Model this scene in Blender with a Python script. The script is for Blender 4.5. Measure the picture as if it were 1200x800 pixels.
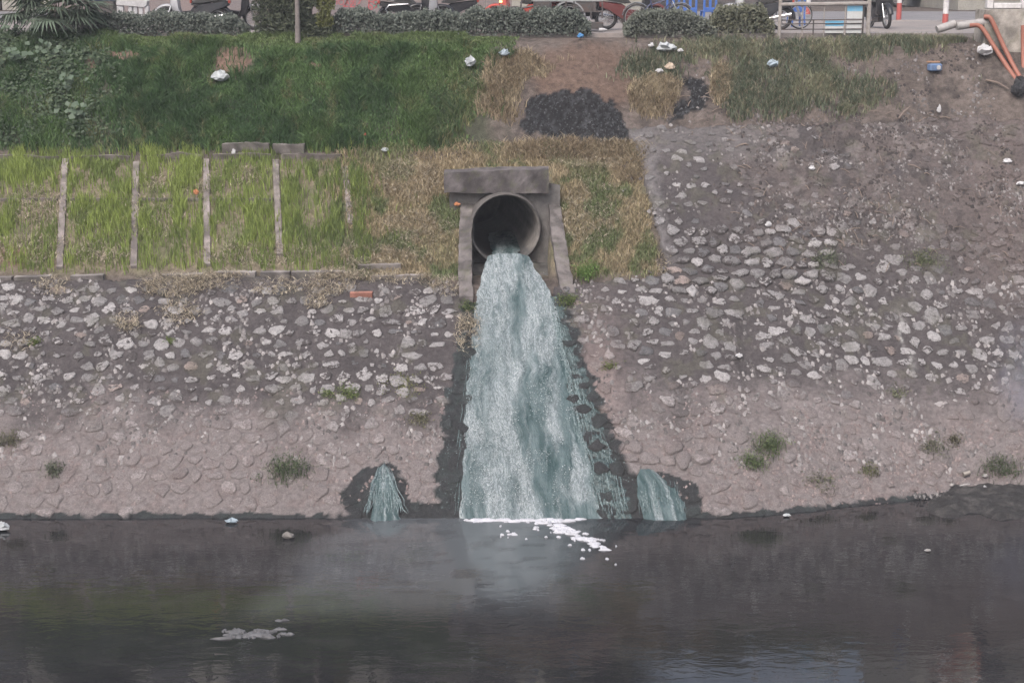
import bpy, math, random
import numpy as np

for o in list(bpy.data.objects): bpy.data.objects.remove(o, do_unlink=True)
scene = bpy.context.scene
COL = scene.collection
R = math.radians
random.seed(7); rng = np.random.default_rng(11)

# ------------------------------------------------------------------ camera, sky, sun, exposure
CAM = np.array([0.0, -26.0, 9.2]); PITCH = R(13.19); FPX = 1856.0
cam_d = bpy.data.cameras.new('camera'); cam_d.lens = 36*FPX/1200; cam_d.sensor_width = 36; cam_d.clip_end = 3000
cam = bpy.data.objects.new('camera', cam_d); COL.objects.link(cam)
cam.location = CAM; cam.rotation_euler = (R(90)-PITCH, 0, 0); scene.camera = cam

SUN_EL, SUN_AZ = R(52), R(205)          # azimuth clockwise from +Y: behind the camera, a little to the left
w = bpy.data.worlds.new('World'); scene.world = w; w.use_nodes = True
nt = w.node_tree; nt.nodes.clear()
sky = nt.nodes.new('ShaderNodeTexSky'); sky.sky_type = 'NISHITA'; sky.sun_disc = False
sky.sun_elevation = SUN_EL; sky.sun_rotation = SUN_AZ; sky.air_density = 1.0; sky.dust_density = 6.0; sky.ozone_density = 1.0
hs = nt.nodes.new('ShaderNodeHueSaturation'); hs.inputs['Saturation'].default_value = 0.62
bg = nt.nodes.new('ShaderNodeBackground'); bg.inputs['Strength'].default_value = 0.15
wo = nt.nodes.new('ShaderNodeOutputWorld')
nt.links.new(sky.outputs[0], hs.inputs['Color']); nt.links.new(hs.outputs[0], bg.inputs[0]); nt.links.new(bg.outputs[0], wo.inputs[0])
sd = bpy.data.lights.new('sun', 'SUN'); sd.energy = 0.7; sd.angle = R(22); sd.color = (1.0, 0.97, 0.96)
sun = bpy.data.objects.new('sun', sd); COL.objects.link(sun)
sun.rotation_euler = (R(90)-SUN_EL, 0, -SUN_AZ+math.pi)
scene.render.engine = 'CYCLES'
vs = scene.view_settings; vs.view_transform = 'Standard'; vs.look = 'None'; vs.gamma = 1.0; vs.use_curve_mapping = False
vs.exposure = 0.70

# ------------------------------------------------------------------ numeric helpers
FW = np.array([0, math.cos(PITCH), -math.sin(PITCH)]); UP = np.array([0, math.sin(PITCH), math.cos(PITCH)])
def pix(x, y, z):
    dx = np.asarray(x)-CAM[0]; dy = np.asarray(y)-CAM[1]; dz = np.asarray(z)-CAM[2]
    d = np.maximum(dy*FW[1]+dz*FW[2], 0.5); u = dy*UP[1]+dz*UP[2]
    return 600+FPX*dx/d, 400-FPX*u/d
def sstep(a, b, x):
    t = np.clip((np.asarray(x, float)-a)/(b-a), 0, 1); return t*t*(3-2*t)
def _h(ix, iy, seed):
    n = (ix.astype(np.int64)*374761393+iy.astype(np.int64)*668265263+seed*982451653) & 0xffffffff
    n = ((n ^ (n >> 13))*1274126177) & 0xffffffff
    return ((n ^ (n >> 16)) & 0xffff)/65535.0
def vnoise(x, y, seed=0):
    x = np.asarray(x, float); y = np.asarray(y, float)
    ix = np.floor(x); iy = np.floor(y); fx = x-ix; fy = y-iy
    fx = fx*fx*(3-2*fx); fy = fy*fy*(3-2*fy)
    a = _h(ix, iy, seed); b = _h(ix+1, iy, seed); c = _h(ix, iy+1, seed); d = _h(ix+1, iy+1, seed)
    return (a*(1-fx)+b*fx)*(1-fy)+(c*(1-fx)+d*fx)*fy
def fbm(x, y, seed=0, oct=4):
    s = 0; a = 0.5; t = 0; x = np.asarray(x, float); y = np.asarray(y, float)
    for k in range(oct):
        s = s+a*vnoise(x, y, seed+k*17); t += a; a *= 0.5; x = x*2.03+5.1; y = y*2.03+1.7
    return s/t
def blob(px, py, cx, cy, rx, ry):
    return np.exp(-(((px-cx)/rx)**2+((py-cy)/ry)**2))
def inpoly(px, py, poly):
    px = np.asarray(px); py = np.asarray(py); r = np.zeros(px.shape, bool); n = len(poly)
    for i in range(n):
        x0, y0 = poly[i]; x1, y1 = poly[(i+1) % n]
        if y0 == y1: continue
        c = ((y0 > py) != (y1 > py)) & (px < (x1-x0)*(py-y0)/(y1-y0)+x0); r ^= c
    return r

# ------------------------------------------------------------------ the lie of the land
ST = 7.70                                # street level above the water
PL = np.array([(-900, ST), (-25, ST), (-13.6, 0), (-11, -1.5), (-2.3, -1.5), (0, 0), (7.8, 5.07), (8.15, 5.2), (9.3, 6.36), (10.3, 7.22), (11.0, 7.6), (11.6, ST), (1500, ST)], float)
PR = np.array([(-900, ST), (-25, ST), (-13.6, 0), (-11, -1.5), (-2.3, -1.5), (0, 0), (8.6, 5.59), (9.2, 5.92), (10.3, 6.9), (11.1, 7.5), (11.8, ST), (1500, ST)], float)
XC = -0.15                               # the pipe's middle
def shore(x): return sstep(3.2, 8.5, x)*1.15
def bank_z(x, y):
    x = np.asarray(x, float); y = np.asarray(y, float)
    s = y-shore(x)*(1-sstep(0, 8, y))
    t = sstep(1.4, 3.2, x)
    z = np.interp(s, PL[:, 0], PL[:, 1])*(1-t)+np.interp(s, PR[:, 0], PR[:, 1])*t
    m = sstep(7.9, 8.6, y)*(1-sstep(11.0, 11.6, y))
    return z+m*(fbm(x*0.9, y*0.9, 3, 3)-0.5)*0.42
def ground_z(x, y):
    z = bank_z(x, y)-0.05
    ch = (1-sstep(0.86, 0.9, np.abs(x-XC-0.05)))*sstep(4.6, 5.0, y)*(1-sstep(6.74, 6.76, y))
    z = np.where(ch > 0.5, np.minimum(z, 3.1+(y-5.0)*0.03), z)
    z = np.maximum(z, np.where((np.abs(x-XC) < 1.0) & (y > 6.74) & (y < 9), 4.86, -99))
    return z
def ray(px, py):
    return (px-600)/FPX*np.array([1, 0, 0])+(400-py)/FPX*UP+FW
def hit(px, py, lift=0.0, zf=bank_z):
    d = ray(px, py); t = np.arange(22, 140, 0.02)
    p = CAM[None]+t[:, None]*d[None]
    b = p[:, 2] < zf(p[:, 0], p[:, 1])
    k = int(np.argmax(b)) if b.any() else len(t)-1
    q = p[k].copy(); q[2] = float(zf(q[0], q[1]))+lift
    return q
def at_y(px, py, Y):
    d = ray(px, py); t = (Y-CAM[1])/d[1]; return CAM+t*d
def on_street(px, py):
    d = ray(px, py); t = (ST-CAM[2])/d[2]; return CAM+t*d

# ------------------------------------------------------------------ mesh helpers
def link(name, me, mat=None, parent=None, smooth=False):
    if mat is not None:
        if len(me.materials) == 0: me.materials.append(mat)
    if smooth: me.polygons.foreach_set('use_smooth', [True]*len(me.polygons))
    o = bpy.data.objects.new(name, me); COL.objects.link(o)
    if parent is not None: o.parent = parent
    return o
def setcol(me, col):
    a = me.color_attributes.new('col', 'FLOAT_COLOR', 'POINT')
    c = np.ones((len(me.vertices), 4)); c[:, :col.shape[1]] = col
    a.data.foreach_set('color', c.astype(np.float32).ravel())
def setbed(me, col):
    a = me.color_attributes.new('bed', 'FLOAT_COLOR', 'POINT'); a.data.foreach_set('color', np.asarray(col, np.float32).ravel())
def fast_mesh(name, V, faces_list, col=None):
    """faces_list: list of (M,k) int arrays"""
    me = bpy.data.meshes.new(name); V = np.asarray(V, np.float32)
    me.vertices.add(len(V)); me.vertices.foreach_set('co', V.ravel())
    li = np.concatenate([f.ravel() for f in faces_list]).astype(np.int32)
    tot = np.concatenate([np.full(len(f), f.shape[1], np.int32) for f in faces_list])
    st = np.concatenate([[0], np.cumsum(tot)[:-1]]).astype(np.int32)
    me.loops.add(len(li)); me.loops.foreach_set('vertex_index', li)
    me.polygons.add(len(tot)); me.polygons.foreach_set('loop_start', st); me.polygons.foreach_set('loop_total', tot)
    me.update(calc_edges=True)
    if col is not None: setcol(me, np.asarray(col))
    return me
def grid_faces(nx, ny):
    i = np.arange(nx*ny).reshape(ny, nx)
    return np.stack([i[:-1, :-1], i[:-1, 1:], i[1:, 1:], i[1:, :-1]], -1).reshape(-1, 4)
def tag(o, label=None, cat=None, group=None, kind=None):
    if label: o['label'] = label
    if cat: o['category'] = cat
    if group: o['group'] = group
    if kind: o['kind'] = kind
    return o
def empty(name, loc=(0, 0, 0), rz=0, label=None, cat=None, group=None):
    o = bpy.data.objects.new(name, None); COL.objects.link(o); o.empty_display_size = 0.1
    o.location = loc; o.rotation_euler = (0, 0, rz)
    return tag(o, label, cat, group)
def copy_tree(o, parent=None):
    c = o.copy(); COL.objects.link(c); c.parent = parent
    for ch in list(o.children): copy_tree(ch, c)
    return c

class MB:
    def __init__(s): s.v = []; s.f = []
    def add(s, v, f):
        b = len(s.v); s.v += [tuple(map(float, q)) for q in v]; s.f += [tuple(b+i for i in q) for q in f]; return s
    def box(s, c, d, rz=0.0, ch=0.0, taper=1.0):
        x, y, z = [q/2 for q in d]
        k = min(ch, x*.45, y*.45, z*.45); V = []
        if k <= 0:
            for zz, t in ((-z, 1), (z, taper)):
                V += [(-x*t, -y*t, zz), (x*t, -y*t, zz), (x*t, y*t, zz), (-x*t, y*t, zz)]
            F = [(3, 2, 1, 0), (4, 5, 6, 7), (0, 1, 5, 4), (1, 2, 6, 5), (2, 3, 7, 6), (3, 0, 4, 7)]
        else:
            rings = [(-z, k), (-z+k, 0), (z-k, 0), (z, k)]
            for zz, i in rings:
                t = 1+(taper-1)*(zz+z)/(2*z); a, b = (x-i)*t, (y-i)*t; e = k if i == 0 else k*.5
                V += [(-a+e, -b, zz), (a-e, -b, zz), (a, -b+e, zz), (a, b-e, zz), (a-e, b, zz), (-a+e, b, zz), (-a, b-e, zz), (-a, -b+e, zz)]
            F = [tuple(range(7, -1, -1)), tuple(range(24, 32))]
            for r in range(3):
                for i in range(8): j = (i+1) % 8; F.append((r*8+i, r*8+j, r*8+8+j, r*8+8+i))
        cs, sn = math.cos(rz), math.sin(rz)
        return s.add([(c[0]+p[0]*cs-p[1]*sn, c[1]+p[0]*sn+p[1]*cs, c[2]+p[2]) for p in V], F)
    def tube(s, path, r, n=8, cap=True):
        P = [np.array(p, float) for p in path]; V = []; F = []; prev = None
        rr = r if hasattr(r, '__len__') else [r]*len(P)
        for i, p in enumerate(P):
            t = P[min(i+1, len(P)-1)]-P[max(i-1, 0)]; t = t/(np.linalg.norm(t)+1e-9)
            if prev is None:
                a = np.array([0, 0, 1.]) if abs(t[2]) < .9 else np.array([1., 0, 0])
            else: a = prev
            u = a-t*np.dot(a, t); u /= (np.linalg.norm(u)+1e-9); prev = u; v = np.cross(t, u)
            for k in range(n):
                th = 2*math.pi*k/n; V.append(p+rr[i]*(math.cos(th)*u+math.sin(th)*v))
        for i in range(len(P)-1):
            for k in range(n):
                j = (k+1) % n; F.append((i*n+k, i*n+j, (i+1)*n+j, (i+1)*n+k))
        if cap: F.append(tuple(range(n-1, -1, -1))); F.append(tuple((len(P)-1)*n+k for k in range(n)))
        return s.add(V, F)
    def torus(s, c, R0, r, axis='y', n=24, m=8, a0=0, a1=2*math.pi, wide=1.0):
        full = abs(a1-a0-2*math.pi) < 1e-6; N = n if full else n+1; V = []; F = []
        for i in range(N):
            a = a0+(a1-a0)*i/n
            for k in range(m):
                b = 2*math.pi*k/m; q = R0+r*math.cos(b); h = r*wide*math.sin(b)
                V.append((c[0]+q*math.cos(a), c[1]+h, c[2]+q*math.sin(a)) if axis == 'y' else (c[0]+q*math.cos(a), c[1]+q*math.sin(a), c[2]+h))
        for i in range(n):
            i2 = (i+1) % N
            for k in range(m):
                k2 = (k+1) % m; F.append((i*m+k, i2*m+k, i2*m+k2, i*m+k2))
        return s.add(V, F)
    def prism(s, poly, width, inset=0.012, y0=0.0):
        """poly in x,z; extruded along y with chamfered rims"""
        n = len(poly); c = np.mean(np.array(poly), 0); V = []; F = []; h = width/2
        def ring(k, yy): return [(p[0]+(c[0]-p[0])*k, y0+yy, p[1]+(c[1]-p[1])*k) for p in poly]
        L = max(np.linalg.norm(np.array(p)-c) for p in poly); k = inset/L*1.6
        for kk, yy in ((k, -h), (0, -h+inset), (0, h-inset), (k, h)): V += ring(kk, yy)
        F.append(tuple(range(n))); F.append(tuple(range(4*n-1, 3*n-1, -1)))
        for r in range(3):
            for i in range(n): j = (i+1) % n; F.append((r*n+i, r*n+n+i, r*n+n+j, r*n+j))
        return s.add(V, F)
    def disc(s, c, r, n=16, axis='y', h=0.01):
        a = [(math.cos(2*math.pi*k/n)*r, math.sin(2*math.pi*k/n)*r) for k in range(n)]
        if axis == 'y': V = [(c[0]+p[0], c[1]-h, c[2]+p[1]) for p in a]+[(c[0]+p[0], c[1]+h, c[2]+p[1]) for p in a]
        else: V = [(c[0]+p[0], c[1]+p[1], c[2]-h) for p in a]+[(c[0]+p[0], c[1]+p[1], c[2]+h) for p in a]
        F = [tuple(range(n)), tuple(range(2*n-1, n-1, -1))]+[(k, n+k, n+(k+1) % n, (k+1) % n) for k in range(n)]
        return s.add(V, F)
    def build(s, name, mat, parent=None, smooth=False, col=None):
        me = bpy.data.meshes.new(name); me.from_pydata(s.v, [], s.f); me.update()
        if col is not None: setcol(me, np.tile(np.array(col), (len(s.v), 1)))
        o = link(name, me, mat, parent, smooth)
        if smooth:
            try: me.set_sharp_from_angle(angle=R(45))
            except Exception: pass
        return o

# ------------------------------------------------------------------ materials
def newmat(name):
    m = bpy.data.materials.new(name); m.use_nodes = True; n = m.node_tree
    b = n.nodes['Principled BSDF']; return m, n, b
def N(nt, t, **kw):
    x = nt.nodes.new(t)
    for k, v in kw.items(): setattr(x, k, v)
    return x
def noise(nt, scale, detail=4, rough=0.55, vec=None, dist=0):
    x = N(nt, 'ShaderNodeTexNoise'); x.inputs['Scale'].default_value = scale; x.inputs['Detail'].default_value = detail
    x.inputs['Roughness'].default_value = rough; x.inputs['Distortion'].default_value = dist
    if vec is not None: nt.links.new(vec, x.inputs['Vector'])
    return x
def ramp(nt, fac, stops):
    r = N(nt, 'ShaderNodeValToRGB'); e = r.color_ramp.elements
    while len(e) < len(stops): e.new(0.5)
    for i, (p, c) in enumerate(stops):
        e[i].position = p; e[i].color = (c, c, c, 1) if not hasattr(c, '__len__') else (*c, 1)
    nt.links.new(fac, r.inputs[0]); return r
def mixc(nt, fac, a, b, mode='MIX'):
    m = N(nt, 'ShaderNodeMix', data_type='RGBA', blend_type=mode)
    for sock, v in ((m.inputs[0], fac), (m.inputs[6], a), (m.inputs[7], b)):
        if hasattr(v, 'links'): nt.links.new(v, sock)
        elif hasattr(v, '__len__'): sock.default_value = (*v, 1)
        else: sock.default_value = v
    return m.outputs[2]
def bump(nt, b, h, strength=0.5, dist=0.02):
    x = N(nt, 'ShaderNodeBump'); x.inputs['Strength'].default_value = strength; x.inputs['Distance'].default_value = dist
    nt.links.new(h, x.inputs['Height']); nt.links.new(x.outputs[0], b.inputs['Normal']); return x
def geo(nt): return N(nt, 'ShaderNodeNewGeometry').outputs['Position']

def surf_mat(name, scale_a, scale_b, amp, rough=0.9, bstr=0.6, bdist=0.015, wet=True):
    """colour attribute times grain; alpha of the attribute is dryness"""
    m, t, b = newmat(name); p = geo(t)
    a = N(t, 'ShaderNodeAttribute', attribute_name='col')
    n1 = noise(t, scale_a, 6, 0.65, p); n2 = noise(t, scale_b, 5, 0.7, p)
    r1 = ramp(t, n1.outputs[0], [(0.28, 1-amp), (0.72, 1+amp)]); r2 = ramp(t, n2.outputs[0], [(0.3, 1-amp*.8), (0.7, 1+amp*.8)])
    c = mixc(t, 1.0, a.outputs['Color'], r1.outputs[0], 'MULTIPLY'); c = mixc(t, 1.0, c, r2.outputs[0], 'MULTIPLY')
    t.links.new(c, b.inputs['Base Color'])
    if wet:
        mr = N(t, 'ShaderNodeMapRange'); mr.inputs[3].default_value = 0.38; mr.inputs[4].default_value = rough
        t.links.new(a.outputs['Alpha'], mr.inputs[0]); t.links.new(mr.outputs[0], b.inputs['Roughness'])
    else: b.inputs['Roughness'].default_value = rough
    b.inputs['Specular IOR Level'].default_value = 0.25
    ad = N(t, 'ShaderNodeMath', operation='ADD'); t.links.new(n1.outputs[0], ad.inputs[0]); t.links.new(n2.outputs[0], ad.inputs[1])
    bump(t, b, ad.outputs[0], bstr, bdist)
    return m
M = {}
M['ground'] = surf_mat('earth', 8, 45, 0.42, 0.95, 1.0, 0.05)
M['mortar'] = surf_mat('old mortar', 11, 55, 0.34, 0.9, 1.0, 0.035)
def stone_mat():
    m, t, b = newmat('rubble stone'); p = geo(t)
    a = N(t, 'ShaderNodeAttribute', attribute_name='col'); bd = N(t, 'ShaderNodeAttribute', attribute_name='bed')
    n1 = noise(t, 13, 6, 0.7, p); n2 = noise(t, 48, 5, 0.7, p); n3 = noise(t, 9.5, 5, 0.72, p, 0.6)
    r1 = ramp(t, n1.outputs[0], [(0.3, 0.62), (0.7, 1.3)]); r2 = ramp(t, n2.outputs[0], [(0.32, 0.62), (0.68, 1.32)])
    c = mixc(t, 1.0, a.outputs['Color'], r1.outputs[0], 'MULTIPLY'); c = mixc(t, 1.0, c, r2.outputs[0], 'MULTIPLY')
    # mortar and dirt smeared over part of each stone, alpha of bed says how freely
    th = N(t, 'ShaderNodeMath', operation='MULTIPLY_ADD'); th.inputs[1].default_value = 0.36; th.inputs[2].default_value = 0.0; t.links.new(bd.outputs['Alpha'], th.inputs[0])
    ad0 = N(t, 'ShaderNodeMath', operation='ADD'); t.links.new(n3.outputs[0], ad0.inputs[0]); t.links.new(th.outputs[0], ad0.inputs[1])
    k = ramp(t, ad0.outputs[0], [(0.555, 0), (0.60, 1)])
    bc = mixc(t, 1.0, bd.outputs['Color'], r2.outputs[0], 'MULTIPLY')
    t.links.new(mixc(t, k.outputs[0], c, bc), b.inputs['Base Color'])
    mr = N(t, 'ShaderNodeMapRange'); mr.inputs[3].default_value = 0.4; mr.inputs[4].default_value = 0.92
    t.links.new(a.outputs['Alpha'], mr.inputs[0]); t.links.new(mr.outputs[0], b.inputs['Roughness']); b.inputs['Specular IOR Level'].default_value = 0.25
    ad = N(t, 'ShaderNodeMath', operation='ADD'); t.links.new(n1.outputs[0], ad.inputs[0]); t.links.new(n2.outputs[0], ad.inputs[1]); bump(t, b, ad.outputs[0], 1.0, 0.04)
    return m
M['stone'] = stone_mat(); M['grit'] = surf_mat('grit', 16, 70, 0.3, 0.9, 0.7, 0.02)
M['concrete'] = surf_mat('weathered concrete', 6, 70, 0.28, 0.92, 0.5, 0.012)

def blade_mat(name, trans=0.25, rough=0.6):
    m, t, b = newmat(name)
    a = N(t, 'ShaderNodeAttribute', attribute_name='col')
    t.links.new(a.outputs['Color'], b.inputs['Base Color']); b.inputs['Roughness'].default_value = rough
    b.inputs['Specular IOR Level'].default_value = 0.2
    tr = N(t, 'ShaderNodeBsdfTranslucent'); t.links.new(a.outputs['Color'], tr.inputs[0])
    mx = N(t, 'ShaderNodeMixShader'); mx.inputs[0].default_value = trans
    t.links.new(b.outputs[0], mx.inputs[1]); t.links.new(tr.outputs[0], mx.inputs[2])
    t.links.new(mx.outputs[0], t.nodes['Material Output'].inputs[0]); return m
M['blade'] = blade_mat('grass blade')
M['straw'] = blade_mat('dry straw', 0.1, 0.8)
M['leaf'] = blade_mat('leaf', 0.2, 0.45)

def plain(name, col, rough=0.5, metal=0.0, grime=0.25, scale=8, spec=0.4, bstr=0.0, dirt=(0.12, 0.10, 0.09)):
    m, t, b = newmat(name)
    tc = N(t, 'ShaderNodeTexCoord').outputs['Object']
    n1 = noise(t, scale, 5, 0.65, tc); r1 = ramp(t, n1.outputs[0], [(0.42, 0.0), (0.75, 1.0)])
    fm = N(t, 'ShaderNodeMath', operation='MULTIPLY'); fm.inputs[1].default_value = grime; t.links.new(r1.outputs[0], fm.inputs[0])
    t.links.new(mixc(t, fm.outputs[0], col, dirt), b.inputs['Base Color'])
    b.inputs['Roughness'].default_value = rough; b.inputs['Metallic'].default_value = metal; b.inputs['Specular IOR Level'].default_value = spec
    if bstr: bump(t, b, n1.outputs[0], bstr, 0.01)
    return m
M['rubber'] = plain('rubber', (0.025, 0.025, 0.027), 0.8, grime=0.5)
M['steel'] = plain('galvanised steel', (0.42, 0.42, 0.43), 0.45, 0.6, 0.5)
M['chrome'] = plain('chrome', (0.75, 0.75, 0.77), 0.2, 0.9, 0.2)
M['darksteel'] = plain('dark rusty steel', (0.09, 0.085, 0.085), 0.6, 0.3, 0.6, dirt=(0.14, 0.08, 0.06))
M['black_paint'] = plain('black paint', (0.02, 0.021, 0.026), 0.3, 0, 0.25)
M['silver_paint'] = plain('silver paint', (0.36, 0.36, 0.38), 0.4, 0.3, 0.25)
M['red_paint'] = plain('red paint', (0.42, 0.06, 0.045), 0.35, 0, 0.25)
M['blue_paint'] = plain('dark blue paint', (0.05, 0.06, 0.13), 0.35, 0, 0.25)
M['seat'] = plain('black vinyl', (0.03, 0.03, 0.032), 0.6)
M['white'] = plain('white plastic', (0.50, 0.49, 0.50), 0.55, 0, 0.35)
M['white_post'] = plain('white post paint', (0.62, 0.6, 0.6), 0.6, 0, 0.4)
M['red_post'] = plain('red post paint', (0.42, 0.09, 0.08), 0.6, 0, 0.4)
M['blue_plastic'] = plain('blue plastic', (0.06, 0.14, 0.42), 0.4, 0, 0.15)
M['orange'] = plain('orange duct plastic', (0.30, 0.115, 0.08), 0.55, 0, 0.55, 5, dirt=(0.22, 0.12, 0.09))
M['pvc'] = plain('grey pvc', (0.36, 0.34, 0.33), 0.6, 0, 0.5)
M['bark'] = plain('bark', (0.20, 0.175, 0.165), 0.9, 0, 0.7, 14, bstr=0.9, dirt=(0.09, 0.08, 0.075))
M['darkbark'] = plain('trunk bark', (0.15, 0.135, 0.14), 0.9, 0, 0.6, 14, bstr=0.9, dirt=(0.08, 0.07, 0.075))
M['brick'] = plain('brick', (0.40, 0.17, 0.13), 0.9, 0, 0.4, 20, bstr=0.5)
M['bag'] = plain('white plastic bag', (0.40, 0.42, 0.435), 0.5, 0, 0.25, 20)
M['bagblue'] = plain('pale blue wrapper', (0.30, 0.36, 0.41), 0.5, 0, 0.25, 20)
M['char'] = plain('charcoal', (0.02, 0.02, 0.022), 0.9, 0, 0.5, 20, dirt=(0.12, 0.12, 0.13))
M['glass'] = plain('dark glass', (0.03, 0.035, 0.04), 0.1, 0, 0.1)
M['orange_cloth'] = plain('orange wrapper', (0.5, 0.2, 0.09), 0.6)
M['twig'] = plain('dry wood', (0.22, 0.17, 0.14), 0.9)
m, t, b = newmat('lit indicator'); b.inputs['Base Color'].default_value = (1, .5, .1, 1); b.inputs['Emission Color'].default_value = (1, .55, .2, 1); b.inputs['Emission Strength'].default_value = 3; M['lit'] = m

# pavement and road
def tile_mat(name, c1, c2, rough=0.85, s=0.35):
    m, t, b = newmat(name); p = geo(t)
    n1 = noise(t, 1.2, 6, 0.65, p); n2 = noise(t, 25, 4, 0.6, p)
    c = mixc(t, ramp(t, n1.outputs[0], [(0.35, 0), (0.68, 1)]).outputs[0], c1, c2)
    c = mixc(t, s, c, ramp(t, n2.outputs[0], [(0.3, 0.5), (0.7, 1.4)]).outputs[0], 'MULTIPLY')
    t.links.new(c, b.inputs['Base Color']); b.inputs['Roughness'].default_value = rough
    bump(t, b, n2.outputs[0], 0.3, 0.01); return m
M['pavement'] = tile_mat('dusty pavement', (0.20, 0.185, 0.185), (0.28, 0.24, 0.22))
M['asphalt'] = tile_mat('asphalt', (0.16, 0.155, 0.165), (0.22, 0.21, 0.22))
M['wallpaint'] = tile_mat('faded wall paint', (0.215, 0.17, 0.165), (0.17, 0.155, 0.16))
M['facade'] = tile_mat('facade plaster', (0.35, 0.33, 0.29), (0.25, 0.24, 0.22))

# ------------------------------------------------------------------ regions of the bank (outlines read from the photograph, laid on the slope)
LEFT_REV = [(-400, 331), (0, 331), (150, 330), (300, 329), (500, 331), (541, 348), (575, 352), (620, 352), (620, 760), (-400, 760)]
RIGHT_REV = [(600, 352), (668, 336), (700, 332), (784, 326), (770, 262), (752, 205), (736, 153), (980, 147), (1130, 143), (1600, 140), (1600, 760), (600, 760)]
CASC = [(300, 577, 606), (312, 570, 617), (325, 565, 632), (345, 560, 647), (380, 555, 654), (420, 552, 661), (460, 548, 669), (500, 545, 678), (550, 542, 690), (628, 539, 707)]
WET = [(345, 549, 663), (380, 540, 672), (420, 530, 688), (460, 524, 704), (500, 519, 716), (540, 514, 734), (575, 512, 748), (612, 512, 752)]
def band(table): return [(a, y) for y, a, b in table]+[(b, y) for y, a, b in reversed(table)]
WETP = band(WET); CASP = band(CASC)
WETL = [(402, 612), (403, 575), (412, 556), (430, 545), (452, 541), (470, 552), (478, 575), (482, 590), (512, 588), (512, 612)]
WETR = [(745, 612), (742, 556), (775, 553), (806, 562), (822, 580), (828, 612)]

def wall_z(x, y):
    r = (fbm(x*2.2, y*2.6, 21, 4)-0.5)*0.07+(fbm(x*11, y*12, 33, 3)-0.5)*0.022
    px, py = pix(x, y, bank_z(x, y))
    g = blob(px, py, 872, 395, 9, 60)+blob(px, py, 800, 470, 9, 45)+0.6*blob(px, py, 886, 450, 7, 30)
    rough = 1+1.2*sstep(850, 1000, px)*sstep(330, 230, py)
    return bank_z(x, y)+0.06+r*rough-0.05*g
def wall_col(x, y, z, base):
    px, py = pix(x, y, z)
    n1 = fbm(x*1.7, y*1.7, 5, 4); n2 = fbm(x*6, y*6, 9, 3)
    qx = px+(n2-0.5)*22+(n1-0.5)*12; qy = py+(fbm(x*5, y*5, 44, 3)-0.5)*20
    c = np.array(base, float).copy()
    def lay(m, col, k=1.0):
        m = np.clip(m*k, 0, 1)[:, None]; c[:] = c*(1-m)+np.array(col)[None]*m
    # silt left by high water: a pink-grey coat with a ragged upper edge
    line = 1.18+0.25*sstep(1.0, 3.0, x)-0.1*sstep(5, 9, x)
    silt = sstep(line+0.62, line-0.45, z+(n1-0.5)*1.0+(n2-0.5)*0.6)
    lay(silt, (0.268, 0.233, 0.228), 0.84)
    lay(blob(qx, qy, 700, 470, 26, 90)*sstep(640, 690, px), (0.24, 0.19, 0.18), 0.95)
    lay(silt*sstep(0.52, 0.7, n2), (0.22, 0.178, 0.172), 0.6)
    # earth that has slipped over the upper right of the paving
    lay(sstep(330, 215, qy-0.10*(qx-900))*sstep(800, 930, qx)*sstep(0.25, 0.55, n1+0.15*sstep(1000, 1150, px)), (0.125, 0.103, 0.098), 0.85)
    lay(sstep(330, 215, qy-0.10*(qx-900))*sstep(800, 930, qx)*sstep(0.52, 0.66, fbm(x*4.2, y*4.2, 78, 3)), (0.062, 0.054, 0.053), 0.7)
    lay(sstep(330, 215, qy-0.10*(qx-900))*sstep(800, 930, qx)*sstep(0.56, 0.68, fbm(x*3.1+7, y*3.1, 79, 3)), (0.20, 0.175, 0.168), 0.6)
    lay(sstep(1090, 1180, qx)*sstep(420, 300, qy), (0.145, 0.115, 0.108), 0.6)
    lay(sstep(200, 158, qy)*sstep(700, 760, px)*(1-sstep(860, 960, px)), (0.205, 0.19, 0.187), 0.45)
    lay(sstep(18, 0, np.abs(qx-(748+(py-153)*0.22)))*sstep(320, 290, py)*sstep(150, 160, py), (0.23, 0.215, 0.215), 0.6)
    # pale dried streak of lime
    lay(blob(qx, qy, 1062+(py-385)*0.28, 398, 5, 27)*sstep(.4, .6, n2), (0.55, 0.54, 0.52), 0.7)
    # dark runs
    lay(blob(qx, qy, 872, 400, 8, 60), (0.075, 0.068, 0.068), 0.7); lay(blob(qx, qy, 800, 475, 12, 45), (0.075, 0.068, 0.068), 0.7)
    # moss
    lay(sstep(0.60, 0.72, fbm(x*3.1, y*3.1, 71, 3))*sstep(0.9, 1.6, z), (0.12, 0.115, 0.085), 0.35)
    wet = np.maximum.reduce([inpoly(qx, py, WETP), inpoly(qx, qy*0.4+py*0.6, WETL), inpoly(qx, qy*0.3+py*0.7, WETR), z < 0.055+(n2-0.5)*0.10]).astype(float)
    lay(wet, (0.030, 0.033, 0.035), 0.93)
    lay(wet*sstep(0.5, 0.65, n2), (0.055, 0.068, 0.067), 0.45)
    return np.concatenate([c, (1-wet)[:, None]], 1)

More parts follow.
